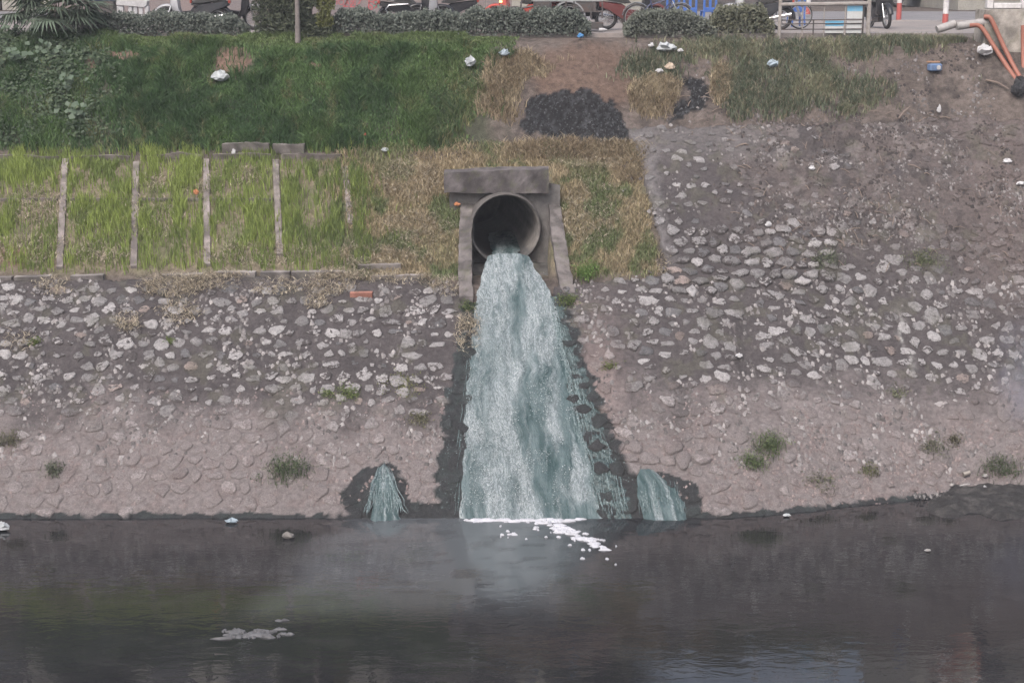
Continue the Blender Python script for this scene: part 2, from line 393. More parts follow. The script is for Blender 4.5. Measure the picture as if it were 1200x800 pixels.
# ------------------------------------------------------------------ ground: one sheet from the near bank to the horizon
def axis(lo, hi, step, far):
    a = np.arange(lo, hi+1e-6, step); k = [2, 6, 15, 40, 100, 250, far]
    return np.concatenate([[lo-q for q in reversed(k)], a, [hi+q for q in k]])
gx = axis(-13, 13, 0.06, 900)
gy = np.concatenate([[-900, -300, -100, -50, -30, -25, -20, -13.6, -12, -11, -6, -3, -1.5, -0.8], np.arange(-0.4, 12.6, 0.06), [13, 14, 16, 20, 30, 45, 70, 110, 200, 500, 1500]])
X, Y = np.meshgrid(gx, gy); Z = ground_z(X, Y)
x, y, z = X.ravel(), Y.ravel(), Z.ravel(); px, py = pix(x, y, z)
n1 = fbm(x*1.3, y*1.3, 1, 4); n2 = fbm(x*5, y*5, 2, 3); n3 = fbm(x*2.6+9, y*2.6, 6, 4)
qx = px+(n3-0.5)*40; qy = py+(n2-0.5)*18
def lay(c, m, col, k=1.0):
    m = np.clip(m*k, 0, 1)[:, None]; c[:] = c*(1-m)+np.array(col)[None]*m
ASH = [(606, 146), (618, 126), (640, 110), (672, 103), (704, 110), (728, 128), (740, 152), (735, 165), (690, 166), (640, 163), (614, 156)]; ASH2 = [(806, 96), (824, 92), (831, 103), (826, 120), (812, 130), (800, 142), (786, 143), (792, 126), (803, 114)]
def ash_in(x, y, px, py):
    a = px+(fbm(x*3.5, y*3.5, 141, 4)-.5)*34; b = py+(fbm(x*3.5+4, y*3.5, 143, 4)-.5)*20
    return (inpoly(a, b, ASH) | inpoly(a, b, ASH2)).astype(float)
def earth(px, py, qx, qy, n1, n2, n3):
    c = np.tile(np.array([0.15, 0.122, 0.108]), (px.size, 1))
    lay(c, sstep(0.4, 0.7, n1), (0.095, 0.078, 0.07), 0.85); lay(c, sstep(0.55, 0.68, fbm(x*3.4, y*3.4, 81, 4)), (0.06, 0.052, 0.05), 0.6)
    lay(c, sstep(0.5, 0.75, n2), (0.20, 0.165, 0.148), 0.5)
    lush = sstep(600, 560, qx)*sstep(182, 170, py)*sstep(36, 44, py)
    lay(c, lush, (0.07, 0.075, 0.05), 0.9)
    gridm = sstep(185, 195, py)*(1-sstep(310, 330, py))*sstep(780, 740, px)
    lay(c, gridm, (0.25, 0.21, 0.145), 0.85); lay(c, gridm*sstep(0.48, 0.62, n3), (0.15, 0.15, 0.085), 0.7)
    for (a, b, rx, ry) in ((275, 72, 26, 22), (145, 66, 22, 9), (108, 72, 12, 6), (365, 76, 12, 8), (120, 58, 20, 3), (12, 300, 60, 12)):
        lay(c, sstep(0.2, 0.8, blob(qx, qy, a, b, rx, ry)), (0.235, 0.15, 0.118), 0.85)
    lay(c, sstep(0.25, 0.6, blob(qx, qy, 690, 90, 66, 44)), (0.165, 0.112, 0.088), 0.9)
    ash = ash_in(x, y, px, py)
    lay(c, sstep(0.35, 0.6, ash), (0.016, 0.016, 0.018), 0.97)
    lay(c, sstep(0.5, 0.8, ash)*sstep(0.54, 0.66, fbm(x*16, y*16, 91, 2)), (0.08, 0.082, 0.088), 0.5)
    return c
col = earth(px, py, qx, qy, n1, n2, n3)
alpha = np.ones((len(x), 1))
F = grid_faces(len(gx), len(gy))
cx = x[F].mean(1); cy = y[F].mean(1); zr = z[F].max(1)-z[F].min(1)
keep = ~((np.abs(cx-XC) < 0.86) & (cy > 6.4) & (cy < 6.9) & (zr > 0.7))
me = fast_mesh('ground', np.stack([x, y, z], 1), [F[keep]], np.concatenate([col, alpha], 1))
tag(link('ground', me, M['ground'], smooth=True), kind='structure')

# ------------------------------------------------------------------ stone revetments
def poly_clip(P, a, nrm):
    out = []
    for i in range(len(P)):
        p, q = P[i], P[(i+1) % len(P)]; dp = np.dot(p-a, nrm); dq = np.dot(q-a, nrm)
        if dp <= 0: out.append(p)
        if (dp < 0) != (dq < 0) and dp != dq: out.append(p+(q-p)*(dp/(dp-dq)))
    return out
def voronoi_cells(u0, u1, v0, v1, du, dv, jit, seed):
    g = np.random.default_rng(seed); nu = int((u1-u0)/du); nv = int((v1-v0)/dv); pts = {}
    for j in range(nv):
        for i in range(nu):
            pts[i, j] = np.array([u0+(i+0.5*(j % 2)+0.5+g.uniform(-jit, jit))*du, v0+(j+0.5+g.uniform(-jit, jit)*0.8)*dv])
    for (i, j), p in pts.items():
        P = [p+np.array(q)*1.6 for q in ((-du, -dv), (du, -dv), (du, dv), (-du, dv))]
        for dj in (-2, -1, 0, 1, 2):
            for di in (-2, -1, 0, 1, 2):
                q = pts.get((i+di, j+dj))
                if q is None or (di == 0 and dj == 0): continue
                P = poly_clip(P, (p+q)/2, q-p)
                if len(P) < 3: break
            if len(P) < 3: break
        if len(P) >= 3: yield p, np.array(P)
SLOPE = math.hypot(1, 0.65)
def stone_geo(P, shrink, h, g, n=10, jit=0.22):
    """closed outline P (x, y on plan) -> rounded irregular lump; plan coordinates in, world mesh out"""
    c = P.mean(0); Q = []
    L = np.linalg.norm(np.roll(P, -1, 0)-P, axis=1); cum = np.concatenate([[0], np.cumsum(L)]); off = g.uniform(0, 1)
    for k in range(n):
        d = ((k+off)/n % 1)*cum[-1]; i = min(np.searchsorted(cum, d, 'right')-1, len(P)-1)
        t = (d-cum[i])/max(L[i], 1e-6); Q.append(P[i]+(P[(i+1) % len(P)]-P[i])*t)
    Q = np.array(Q); Q = 0.84*Q+0.08*np.roll(Q, 1, 0)+0.08*np.roll(Q, -1, 0)
    k = shrink*(1+g.uniform(-jit, jit, (n, 1))); Q = c+(Q-c)*k*np.array([1.0, g.uniform(0.55, 0.9) if P[:, 1].mean() > 1.9 else g.uniform(0.8, 1.0)])
    tx, ty = g.uniform(-0.10, 0.10, 2)
    def ring(s, hh, rag=0.0):
        q = c+(Q-c)*s; zz = wall_z(c[0]+(q[:, 0]-c[0]), q[:, 1])
        e = hh+(q[:, 0]-c[0])*tx+(q[:, 1]-c[1])*ty+g.uniform(-rag, rag, n)
        # along the slope normal
        return np.stack([q[:, 0], q[:, 1]-0.545*e, zz+0.84*e], 1)
    V = np.concatenate([ring(1.03, -0.045), ring(0.97, h*0.7, h*0.2), ring(0.80, h, h*0.25)])
    top = V[2*n:].mean(0)+np.array([0, -0.545, 0.84])*h*0.12
    V = np.concatenate([V, top[None]]); F4 = []
    for r in range(2):
        for i in range(n): j = (i+1) % n; F4.append((r*n+i, r*n+j, r*n+n+j, r*n+n+i))
    F3 = [(2*n+i, 2*n+(i+1) % n, 3*n) for i in range(n)]
    return V, np.array(F4), np.array(F3)

def revetment(poly, xr, yr, cells, label, seed):
    gx = np.arange(xr[0], xr[1]+1e-6, 0.03); gy = np.arange(yr[0], yr[1]+1e-6, 0.03)
    X, Y = np.meshgrid(gx, gy); x, y = X.ravel(), Y.ravel(); z0 = bank_z(x, y); px, py = pix(x, y, z0)
    wob = (fbm(x*4, y*4, 55, 3)-0.5)*7
    ins = inpoly(px+wob, py+wob, poly)
    ins &= ~((np.abs(x-XC-0.05) < 0.92) & (y > 4.35))
    z = np.where(ins, wall_z(x, y), z0-0.16)
    n1 = fbm(x*2, y*2, 61, 4)[:, None]
    base = np.array([0.066, 0.058, 0.060])*(1-n1)*1.6*0.62+np.array([0.108, 0.094, 0.095])*n1*1.6*0.62
    col = wall_col(x, y, z, base); col[:, :3] *= (1-0.12*sstep(1.5, 0.9, z))[:, None]
    t = empty('stone_revetment', (0, 0, 0), 0, *label)
    F = grid_faces(len(gx), len(gy)); F = F[ins[F].any(1)]
    link('mortar_bed', fast_mesh('mortar_bed', np.stack([x, y, z], 1), [F], col), M['mortar'], t, True)
    g = np.random.default_rng(seed); S = []
    for P0, keepf in cells:
        for c, P in P0:
            zc = float(bank_z(c[0], c[1])); a, b = pix(c[0], c[1], zc)
            k = keepf(float(a), float(b), zc, g)
            if k is None: continue
            shrink, h = k
            if not inpoly(np.array([a]), np.array([b]), poly)[0] or b > 607: continue
            if inpoly(np.array([a]), np.array([b]), CASP)[0] or (abs(c[0]-XC-0.05) < 1.0 and c[1] > 4.3): continue
            V, F4, F3 = stone_geo(P, shrink, h, g)
            v = g.uniform(0.62, 1.22); hue = g.uniform(0, 1)
            bc = np.array([0.335, 0.318, 0.318])*v
            if hue > 0.95: bc = np.array([0.30, 0.245, 0.225])*v
            elif hue < 0.10: bc = np.array([0.16, 0.155, 0.16])
            sz = np.linalg.norm(P.max(0)-P.min(0))*shrink*(1.0 if -60 < a < 1230 else 0.1)/(26+c[1])
            S.append((sz, V, F4, F3, bc, zc, g.uniform(0.85, 1.2), g.uniform(-0.15, 0.38)))
    # colours of all stones in one go
    VV = np.concatenate([q[1] for q in S]); nv = len(S[0][1])
    CC = wall_col(VV[:, 0], VV[:, 1], VV[:, 2], np.repeat(np.array([q[4] for q in S]), nv, 0)); BD = wall_col(VV[:, 0], VV[:, 1], VV[:, 2], np.tile(np.array([0.088, 0.077, 0.077]), (len(VV), 1)))
    CC[:, :3] *= np.repeat([q[6] for q in S], nv)[:, None]
    BD[:, 3] = np.tile(np.repeat([0.62, 0.14, -0.10, -0.15], [10, 10, 10, 1]), len(S))+np.repeat([q[7]+(0.24 if q[5] < 1.3 else 0) for q in S], nv)
    S = [(q[0], q[1], q[2], q[3], CC[i*nv:i*nv+nv], BD[i*nv:i*nv+nv]) for i, q in enumerate(S)]
    S.sort(key=lambda q: -q[0])
    for k, (_, V, F4, F3, cc, bd) in enumerate(S[:300]):
        o0 = V[:10].mean(0); me = fast_mesh('stone', V-o0, [F4, F3], cc); setbed(me, bd)
        o = link('stone', me, M['stone'], t); o.location = o0
    if len(S) > 300:
        vs_, a4, a3, cl, bl, b = [], [], [], [], [], 0
        for _, V, F4, F3, cc, bd in S[300:]:
            bl.append(bd); vs_.append(V); a4.append(F4+b); a3.append(F3+b); cl.append(cc); b += len(V)
        me = fast_mesh('small_stones', np.concatenate(vs_), [np.concatenate(a4), np.concatenate(a3)], np.concatenate(cl)); setbed(me, np.concatenate(bl)); tag(link('small_stones', me, M['stone'], t), kind='stuff')
    return t, len(S)

def keep_left(a, b, z, g):
    if a < -60 or b < 337: return None
    if z > 1.45+g.uniform(-0.2, 0.2):
        if g.random() < 0.06: return None
        big = b < 372 and g.random() < 0.5
        return (g.uniform(0.78, 0.95) if big else g.uniform(0.42, 1.0)), g.uniform(0.008, 0.030)
    if g.random() < 0.2: return None
    return g.uniform(0.7, 1.0), g.uniform(0.005, 0.030)
def keep_right(a, b, z, g):
    if a > 1260: return None
    if 775 < a < 975 and 268 < b < 347: return g.uniform(0.84, 1.0), g.uniform(0.03, 0.075)
    if b < 268:
        pr = 0.6 if a < 900 else 0.5
        if g.random() > pr: return None
        return g.uniform(0.38, 0.78), g.uniform(0.012, 0.04)
    if z > 1.5+g.uniform(-0.25, 0.25):
        if g.random() < 0.08 or 862 < a < 886 and b < 470: return None
        return g.uniform(0.5, 1.05), g.uniform(0.008, 0.034)
    if 728 < a < 835 and 528 < b < 556: return g.uniform(0.93, 1.0), g.uniform(0.04, 0.06)
    if a > 850:
        if g.random() < 0.3: return None
        return g.uniform(0.3, 0.9), g.uniform(0.01, 0.035)
    if g.random() < 0.18: return None
    return g.uniform(0.75, 1.02), g.uniform(0.012, 0.045)
revetment(LEFT_REV, (-13, -0.10), (-0.5, 5.3), [(voronoi_cells(-10.4, -0.2, -0.4, 5.8, 0.335, 0.245, 0.38, 5), keep_left)],
          ('rubble stone and mortar revetment below the grassed concrete grid', 'revetment'), 3)
revetment(RIGHT_REV, (-0.16, 13), (-0.5, 9.6), [(voronoi_cells(0.0, 11.6, -0.3, 9.8, 0.34, 0.24, 0.42, 8), keep_right)],
          ('rubble stone revetment littered with earth, rising to the burnt patch and fence', 'revetment'), 4)

# ------------------------------------------------------------------ river
gx = axis(-14, 14, 0.1, 900); gy = np.concatenate([[-13.8, -13], np.arange(-12, 2.21, 0.1)])
X, Y = np.meshgrid(gx, gy); x, y = X.ravel(), Y.ravel(); px, py = pix(x, y, 0*x)
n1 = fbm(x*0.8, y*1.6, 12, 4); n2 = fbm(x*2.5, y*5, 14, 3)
pale_water = sstep(-26, 40, px-(395-(py-615)*1.05)+(n1-0.5)*50)*sstep(730, 560, px+(n1-0.5)*50)*sstep(735, 690, py+(n2-0.5)*14)  # broad lighter area in the water colour below the outfall
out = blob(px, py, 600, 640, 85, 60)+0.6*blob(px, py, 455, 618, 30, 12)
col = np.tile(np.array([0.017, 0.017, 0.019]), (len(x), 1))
lay(col, pale_water, (0.085, 0.091, 0.099), 0.72); lay(col, out, (0.15, 0.165, 0.175), 0.5)
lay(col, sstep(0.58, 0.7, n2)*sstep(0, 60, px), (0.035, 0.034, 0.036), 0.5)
m, t, b = newmat('murky river water'); p = geo(t)
a = N(t, 'ShaderNodeAttribute', attribute_name='col'); t.links.new(a.outputs[0], b.inputs['Base Color'])
b.inputs['Roughness'].default_value = 0.015; b.inputs['IOR'].default_value = 1.75; b.inputs['Specular IOR Level'].default_value = 0.5
mp = N(t, 'ShaderNodeMapping'); mp.inputs['Scale'].default_value = (1.0, 2.2, 1); t.links.new(p, mp.inputs[0])
w1 = noise(t, 2.2, 3, 0.5, mp.outputs[0], 0.6); w2 = noise(t, 7.5, 2, 0.5, mp.outputs[0], 0.3)
ad = N(t, 'ShaderNodeMath', operation='MULTIPLY_ADD'); ad.inputs[1].default_value = 0.25; t.links.new(w2.outputs[0], ad.inputs[0]); t.links.new(w1.outputs[0], ad.inputs[2])
bump(t, b, ad.outputs[0], 0.030, 0.10); M['river'] = m
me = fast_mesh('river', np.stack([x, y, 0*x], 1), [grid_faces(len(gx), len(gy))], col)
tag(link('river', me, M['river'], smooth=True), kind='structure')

# black mud flat at the right-hand foot of the stones
gx = np.arange(5.6, 13.0, 0.05); gy = np.arange(-0.6, 2.6, 0.05); X, Y = np.meshgrid(gx, gy); x, y = X.ravel(), Y.ravel()
px, py = pix(x, y, 0*x+0.1); n1 = fbm(x*2, y*2, 41, 4)
edge = 600-sstep(1080, 1200, px)*4+(n1-0.5)*16
z = -0.06+0.17*sstep(606, 588, py+(n1-0.5)*22)*sstep(1060, 1120, px+(n1-0.5)*40)+0.10*sstep(590, 560, py)*sstep(1080, 1130, px+(n1-0.5)*30)+(fbm(x*9, y*9, 42, 3)-0.5)*0.06
col = np.tile(np.array([0.05, 0.047, 0.047]), (len(x), 1)); lay(col, sstep(0.5, 0.7, fbm(x*7, y*7, 43, 3)), (0.10, 0.092, 0.088), 0.8)
me = fast_mesh('mud_flat', np.stack([x, y, z], 1), [grid_faces(len(gx), len(gy))], np.concatenate([col, np.full((len(x), 1), 0.45)], 1))
tag(link('mud_flat', me, M['ground'], smooth=True), kind='structure')

# ------------------------------------------------------------------ the outfall: pipe, headwall, wing walls
outfall = empty('drain_outfall', (XC, 6.6, 3.3), 0, 'round concrete drain pipe mouth with grey lintel and sloping wing walls', 'drain outfall')
def conc_obj(name, V, F, base, dark=0.0, smooth=False, sub=0):
    me = bpy.data.meshes.new(name); me.from_pydata([tuple(v) for v in V], [], F); me.update()
    o0 = np.array(outfall.location)
    return me
def rough_prism(name, rows, parent, base=(0.20, 0.185, 0.178), amp=0.012, seed=0, mat=None, closed=True, seg=0.06):
    """rows: cross-sections (lists of points, same count, closed loops); resampled finely and roughened like old concrete"""
    rows = [np.array(r, float) for r in rows]
    out = []
    for a, b2 in zip(rows[:-1], rows[1:]):
        k = max(1, int(np.linalg.norm(b2.mean(0)-a.mean(0))/seg))
        out += [a+(b2-a)*i/k for i in range(k)]
    out.append(rows[-1]); n0 = len(rows[0]); loop = []
    for r in out:
        q = []
        for i in range(n0):
            p0, p1 = r[i], r[(i+1) % n0]; k = counts[i] if (counts := [max(1, int(np.linalg.norm(rows[0][(j+1) % n0]-rows[0][j])/seg)) for j in range(n0)]) else 1
            q += [p0+(p1-p0)*j/k for j in range(k)]
        loop.append(np.array(q))
    n = len(loop[0]); V = np.concatenate(loop)
    g = np.random.default_rng(seed)
    w1 = fbm(V[:, 0]*7+V[:, 2]*3, V[:, 1]*7+V[:, 2]*6, seed+5, 3)-0.5; w2 = fbm(V[:, 0]*6+3.3, V[:, 2]*7+V[:, 1]*4, seed+9, 3)-0.5
    V = V+np.stack([w1*amp*2, w2*amp*2, (w1-w2)*amp*2], 1)
    F = []
    for r in range(len(loop)-1):
        for i in range(n): j = (i+1) % n; F.append((r*n+i, r*n+j, r*n+n+j, r*n+n+i))
    F.append(tuple(range(n-1, -1, -1))); F.append(tuple((len(loop)-1)*n+i for i in range(n)))
    me = bpy.data.meshes.new(name); me.from_pydata([tuple(v) for v in V], [], F); me.update()
    nn = fbm(V[:, 0]*4+V[:, 2]*2, V[:, 1]*4+V[:, 2]*3, seed+31, 4)
    c = np.tile(np.array(base), (len(V), 1)); lay(c, sstep(0.46, 0.66, nn), np.array(base)*0.5, 0.85); lay(c, sstep(0.42, 0.25, nn), np.array(base)*1.35, 0.7)
    lay(c, sstep(0.60, 0.7, fbm(V[:, 0]*9, V[:, 1]*9+V[:, 2]*8, seed+77, 3)), (0.10, 0.105, 0.06), 0.35)
    setcol(me, c)
    o = link(name, me, mat or M['concrete'])
    if parent is not None:
        o.parent = parent; o.matrix_parent_inverse = parent.matrix_basis.inverted()
    return o
bpy.context.view_layer.update()

# pipe: lathe about its own axis, mouth turned a little to the right
PR_I, PR_O = 0.69, 0.765; PZ = 3.98; TURN = R(9)
prof = []
def pv(r, d, k, n):
    a = 2*math.pi*k/n; lx = r*math.cos(a); lz = r*math.sin(a)
    return (XC+0.02+lx*math.cos(TURN)+d*math.sin(-TURN)*1.0, 6.42+d*math.cos(TURN)+lx*math.sin(TURN), PZ+lz)
n = 64; prof = [(PR_O, 5.2), (PR_O, 0.30), (PR_O+0.0, 0.04), (PR_O-0.03, 0.0), (PR_I+0.035, -0.012), (PR_I+0.01, 0.02), (PR_I, 0.08), (PR_I, 0.5), (PR_I, 1.2), (PR_I, 2.4), (PR_I, 5.2)]
V = [pv(r, d, k, n) for r, d in prof for k in range(n)]; F = []
for i in range(len(prof)-1):
    for k in range(n): j = (k+1) % n; F.append((i*n+k, i*n+n+k, i*n+n+j, i*n+j))
e = (len(prof)-1)*n; F.append(tuple(e+k for k in range(n)))
me = bpy.data.meshes.new('pipe'); me.from_pydata(V, [], F); me.update()
va = np.array(V); nn = fbm(va[:, 0]*5, va[:, 2]*5+va[:, 1]*3, 3, 4); c = np.tile(np.array([0.205, 0.185, 0.172]), (len(va), 1))
lay(c, sstep(0.44, 0.64, nn), (0.095, 0.088, 0.084), 0.85); lay(c, sstep(PZ-0.42, PZ-0.50, va[:, 2]+(nn-0.5)*0.1), (0.07, 0.07, 0.07), 0.8)
lay(c, (np.hypot(va[:, 0]-XC-0.02-0.0, va[:, 2]-PZ) > PR_I+0.02).astype(float), (0.085, 0.078, 0.076), 0.85); setcol(me, c); o = link('pipe', me, M['concrete'], smooth=True); me.set_sharp_from_angle(angle=R(50))
o.parent = outfall; o.matrix_parent_inverse = outfall.matrix_basis.inverted()

# headwall plate behind the pipe's rim, filled in round the pipe
V = []; F = []; n = 48; Yh = 6.72
for k in range(n):
    a = 2*math.pi*k/n; cx_, cz_ = math.cos(a), math.sin(a); V.append((XC+0.73*cx_, Yh, PZ+0.73*cz_))
for k in range(n):
    a = 2*math.pi*k/n; cx_, cz_ = math.cos(a), math.sin(a); s_ = 1/max(abs(cx_)/1.15, abs(cz_)/0.92); V.append((XC+s_*cx_, Yh+0.01, PZ+s_*cz_))
for k in range(n): j = (k+1) % n; F.append((k, j, n+j, n+k))
me = bpy.data.meshes.new('headwall'); me.from_pydata(V, [], F); me.update(); setcol(me, np.tile(np.array([0.15, 0.14, 0.135]), (len(V), 1)))
o = link('headwall', me, M['concrete']); o.parent = outfall; o.matrix_parent_inverse = outfall.matrix_basis.inverted()
# lintel slab
a = at_y(520, 203, 6.52); b2 = at_y(643, 199, 6.52); zl = at_y(580, 225, 6.52)[2]-0.02
def lint(x0, ztop): return [(x0, 6.50, zl), (x0, 6.50, ztop), (x0, 6.98, ztop+0.02), (x0, 6.98, zl)]
rough_prism('lintel', [lint(a[0], a[2]), lint((a[0]+b2[0])/2, (a[2]+b2[2])/2+0.02), lint(b2[0], b2[2])], outfall, (0.118, 0.105, 0.106), 0.018, 4)
# wing walls: tops follow the slope, inner faces drop into the channel
def wing(x_in, x_out, seed, ytop):
    rows = []
    for k, (yy, xi, xo) in enumerate(zip(ytop, x_in, x_out)):
        zt = 0.65*yy+0.10; zb = zt-0.95
        rows.append([(xi, yy, zb), (xi, yy, zt), (xo, yy, zt+0.01), (xo, yy, zb)])
    rough_prism('wing_wall', rows, outfall, (0.150, 0.134, 0.130), 0.022, seed)
wing([-0.80, -0.82, -0.80, -0.76], [-1.06, -1.08, -1.07, -1.03], 11, [6.74, 6.0, 5.0, 4.42])
wing([0.76, 0.80, 0.90, 1.00], [1.00, 1.07, 1.17, 1.24], 15, [6.74, 6.0, 5.0, 4.50])
# sill under the pipe mouth
rough_prism('channel_floor', [[(-0.82, 6.72, 2.8), (-0.82, 6.72, 3.24), (0.82, 6.72, 3.24), (0.82, 6.72, 2.8)], [(-0.82, 4.72, 2.5), (-0.82, 4.72, 2.97), (0.92, 4.72, 2.97), (0.92, 4.72, 2.5)]], outfall, (0.09, 0.085, 0.082), 0.03, 21, seg=0.12)

# ------------------------------------------------------------------ water pouring from the pipe
m, t, b = newmat('white water'); uv = N(t, 'ShaderNodeAttribute', attribute_name='flow')
mp = N(t, 'ShaderNodeMapping'); mp.inputs['Scale'].default_value = (6.0, 1.1, 1); t.links.new(uv.outputs['Vector'], mp.inputs[0])
big = noise(t, 1.0, 4, 0.6, mp.outputs[0], 0.8)
mp2 = N(t, 'ShaderNodeMapping'); mp2.inputs['Scale'].default_value = (13, 3.6, 1); t.links.new(uv.outputs['Vector'], mp2.inputs[0])
fine = noise(t, 1.0, 6, 0.72, mp2.outputs[0], 1.6)
mp3 = N(t, 'ShaderNodeMapping'); mp3.inputs['Scale'].default_value = (30, 12, 1); t.links.new(uv.outputs['Vector'], mp3.inputs[0])
spk = noise(t, 1.0, 3, 0.6, mp3.outputs[0], 1.0)
c = mixc(t, ramp(t, big.outputs[0], [(0.36, 0), (0.62, 1)]).outputs[0], (0.036, 0.066, 0.069), (0.115, 0.155, 0.162))
# ridged lines of foam: bright where the fine noise crosses its middle
sb = N(t, 'ShaderNodeMath', operation='SUBTRACT'); sb.inputs[1].default_value = 0.5; t.links.new(fine.outputs[0], sb.inputs[0])
ab = N(t, 'ShaderNodeMath', operation='ABSOLUTE'); t.links.new(sb.outputs[0], ab.inputs[0])
rid = ramp(t, ab.outputs[0], [(0.0, 1.0), (0.035, 0.0)])
spr = ramp(t, spk.outputs[0], [(0.60, 0), (0.74, 1)])
at = N(t, 'ShaderNodeAttribute', attribute_name='col')
fm = N(t, 'ShaderNodeMath', operation='MAXIMUM'); t.links.new(rid.outputs[0], fm.inputs[0]); t.links.new(spr.outputs[0], fm.inputs[1])
fo = N(t, 'ShaderNodeMath', operation='MULTIPLY'); t.links.new(fm.outputs[0], fo.inputs[0]); t.links.new(at.outputs['Fac'], fo.inputs[1])
pale = N(t, 'ShaderNodeMath', operation='MULTIPLY'); pale.inputs[1].default_value = 0.36; t.links.new(at.outputs['Fac'], pale.inputs[0])
c = mixc(t, pale.outputs[0], c, (0.27, 0.295, 0.31)); c = mixc(t, fo.outputs[0], c, (0.46, 0.49, 0.505))
t.links.new(c, b.inputs['Base Color']); b.inputs['Roughness'].default_value = 0.28; b.inputs['IOR'].default_value = 1.33
ad = N(t, 'ShaderNodeMath', operation='ADD'); t.links.new(fine.outputs[0], ad.inputs[0]); t.links.new(spk.outputs[0], ad.inputs[1]); bump(t, b, ad.outputs[0], 0.8, 0.03)
M['cascade'] = m
mf, tf, bf = newmat('dark wet film'); pf = geo(tf); nf = noise(tf, 14, 5, 0.7, pf, 1.0); tf.links.new(mixc(tf, ramp(tf, nf.outputs[0], [(0.45, 0), (0.72, 1)]).outputs[0], (0.026, 0.042, 0.042), (0.13, 0.175, 0.175)), bf.inputs['Base Color']); bf.inputs['Roughness'].default_value = 0.22; bump(tf, bf, nf.outputs[0], 0.9, 0.03); M['film'] = mf
m, t, b = newmat('thin veil of water'); a_ = geo(t); nz = noise(t, 30, 3, 0.6, a_)
t.links.new(mixc(t, ramp(t, nz.outputs[0], [(0.35, 0), (0.7, 1)]).outputs[0], (0.07, 0.11, 0.11), (0.26, 0.31, 0.32)), b.inputs['Base Color']); b.inputs['Roughness'].default_value = 0.25; M['veil'] = m

def edge_at(tab, yy, k): return float(np.interp(yy, [r[0] for r in tab], [r[k] for r in tab]))
def flow_sheet(name, table, nu, nv, parent, thick=0.06, seed=0, foam=0.8, lift=0.02, pre=None, mat=None):
    ys = np.array([r[0] for r in table], float); A = np.array([hit(r[1], r[0]) for r in table]); B2 = np.array([hit(r[2], r[0]) for r in table])
    if pre is not None:
        A = np.concatenate([np.array([p[0] for p in pre]), A]); B2 = np.concatenate([np.array([p[1] for p in pre]), B2])
    mid = (A+B2)/2; L = np.concatenate([[0], np.cumsum(np.linalg.norm(np.diff(mid, axis=0), axis=1))])
    v = np.linspace(0, L[-1], nv); u = np.linspace(0, 1, nu)
    AA = np.stack([np.interp(v, L, A[:, k]) for k in range(3)], 1); BB = np.stack([np.interp(v, L, B2[:, k]) for k in range(3)], 1)
    U, Vv = np.meshgrid(u, v); wd = np.linalg.norm(BB-AA, axis=1)[:, None]
    # ragged edges
    wob0 = (fbm(v*3.0, v*0+seed, seed+2, 4)-0.5)*0.14; wob1 = (fbm(v*3.0, v*0+seed+7, seed+3, 4)-0.5)*0.16
    UU = (U*(1+(wob1-wob0)[:, None]/wd)+wob0[:, None]/wd)
    Pt = AA[:, None, :]*(1-UU[..., None])+BB[:, None, :]*UU[..., None]
    x = Pt[..., 0]; y = Pt[..., 1]; cu = (U-0.5)*wd
    edge = np.clip(np.minimum(U, 1-U)*2/0.5, 0, 1)**0.6
    zs = np.where(v[:, None] < (L[len(pre)-1] if pre is not None else -1)+0.15, Pt[..., 2], np.maximum(wall_z(x, y)-0.02, -0.6))
    k = np.clip((v[:, None]-(L[len(pre)-1] if pre is not None else -1)+0.15)/0.5, 0, 1); zs = Pt[..., 2]*(1-k)+np.maximum(wall_z(x, y)-0.02, -0.6)*k
    st = fbm(cu*7, Vv*1.1, seed+5, 4)-0.5; tu = fbm(cu*16, Vv*9, seed+8, 3)-0.5; md = fbm(cu*4+2, Vv*4, seed+13, 3)-0.5
    h = lift+thick*edge*(0.55+1.0*st+0.55*md)+0.045*tu*edge-0.012*(1-edge)
    V = np.stack([x, y-0.5*h*k*np.ones_like(h), zs+h*0.85], -1).reshape(-1, 3)
    br = fbm(cu*3.2, Vv*0.75, seed+21, 4); core = np.exp(-((U-0.30-0.05*np.sin(Vv*1.3))/0.16)**2)*sstep(0.3, 1.6, Vv)
    foamv = np.clip(foam*(0.0+1.2*sstep(0.46, 0.68, br)+0.75*core*(0.4+fbm(cu*6, Vv*2.5, seed+40, 3))+0.45*sstep(0.55, 0.75, fbm(cu*14, Vv*1.2, seed+27, 3)))*(0.45+0.55*sstep(0.1, 1.0, Vv)), 0, 1)
    if pre is None: foamv = 0.85*foam*sstep(0.52, 0.66, fbm(cu*13, Vv*1.0, seed+50, 3))
    me = fast_mesh(name, V, [grid_faces(nu, nv)], np.repeat(foamv.reshape(-1, 1), 3, 1))
    fl = me.attributes.new('flow', 'FLOAT_VECTOR', 'POINT'); fl.data.foreach_set('vector', np.stack([cu+seed*3.3, Vv, 0*cu], -1).astype(np.float32).ravel())
    return link(name, me, mat or M['cascade'], parent, True)
wc = empty('water_cascade', (0, 0, 0)); tag(wc, 'foaming teal-grey water pouring from the pipe down the stone slope', 'water', kind='structure')
wz = PZ-0.56
flow_sheet('main_flow', CASC[2:], 60, 330, wc, 0.06, 1, 0.95, 0.034, pre=[((XC-0.40, 9.0, wz+0.03), (XC+0.40, 9.0, wz+0.03)), ((XC-0.25, 6.6, wz), (XC+0.26, 6.6, wz)), ((XC-0.22, 6.3, wz-0.07), (XC+0.22, 6.3, wz-0.07)), ((XC-0.25, 5.8, wz-0.18), (XC+0.30, 5.8, wz-0.18))])
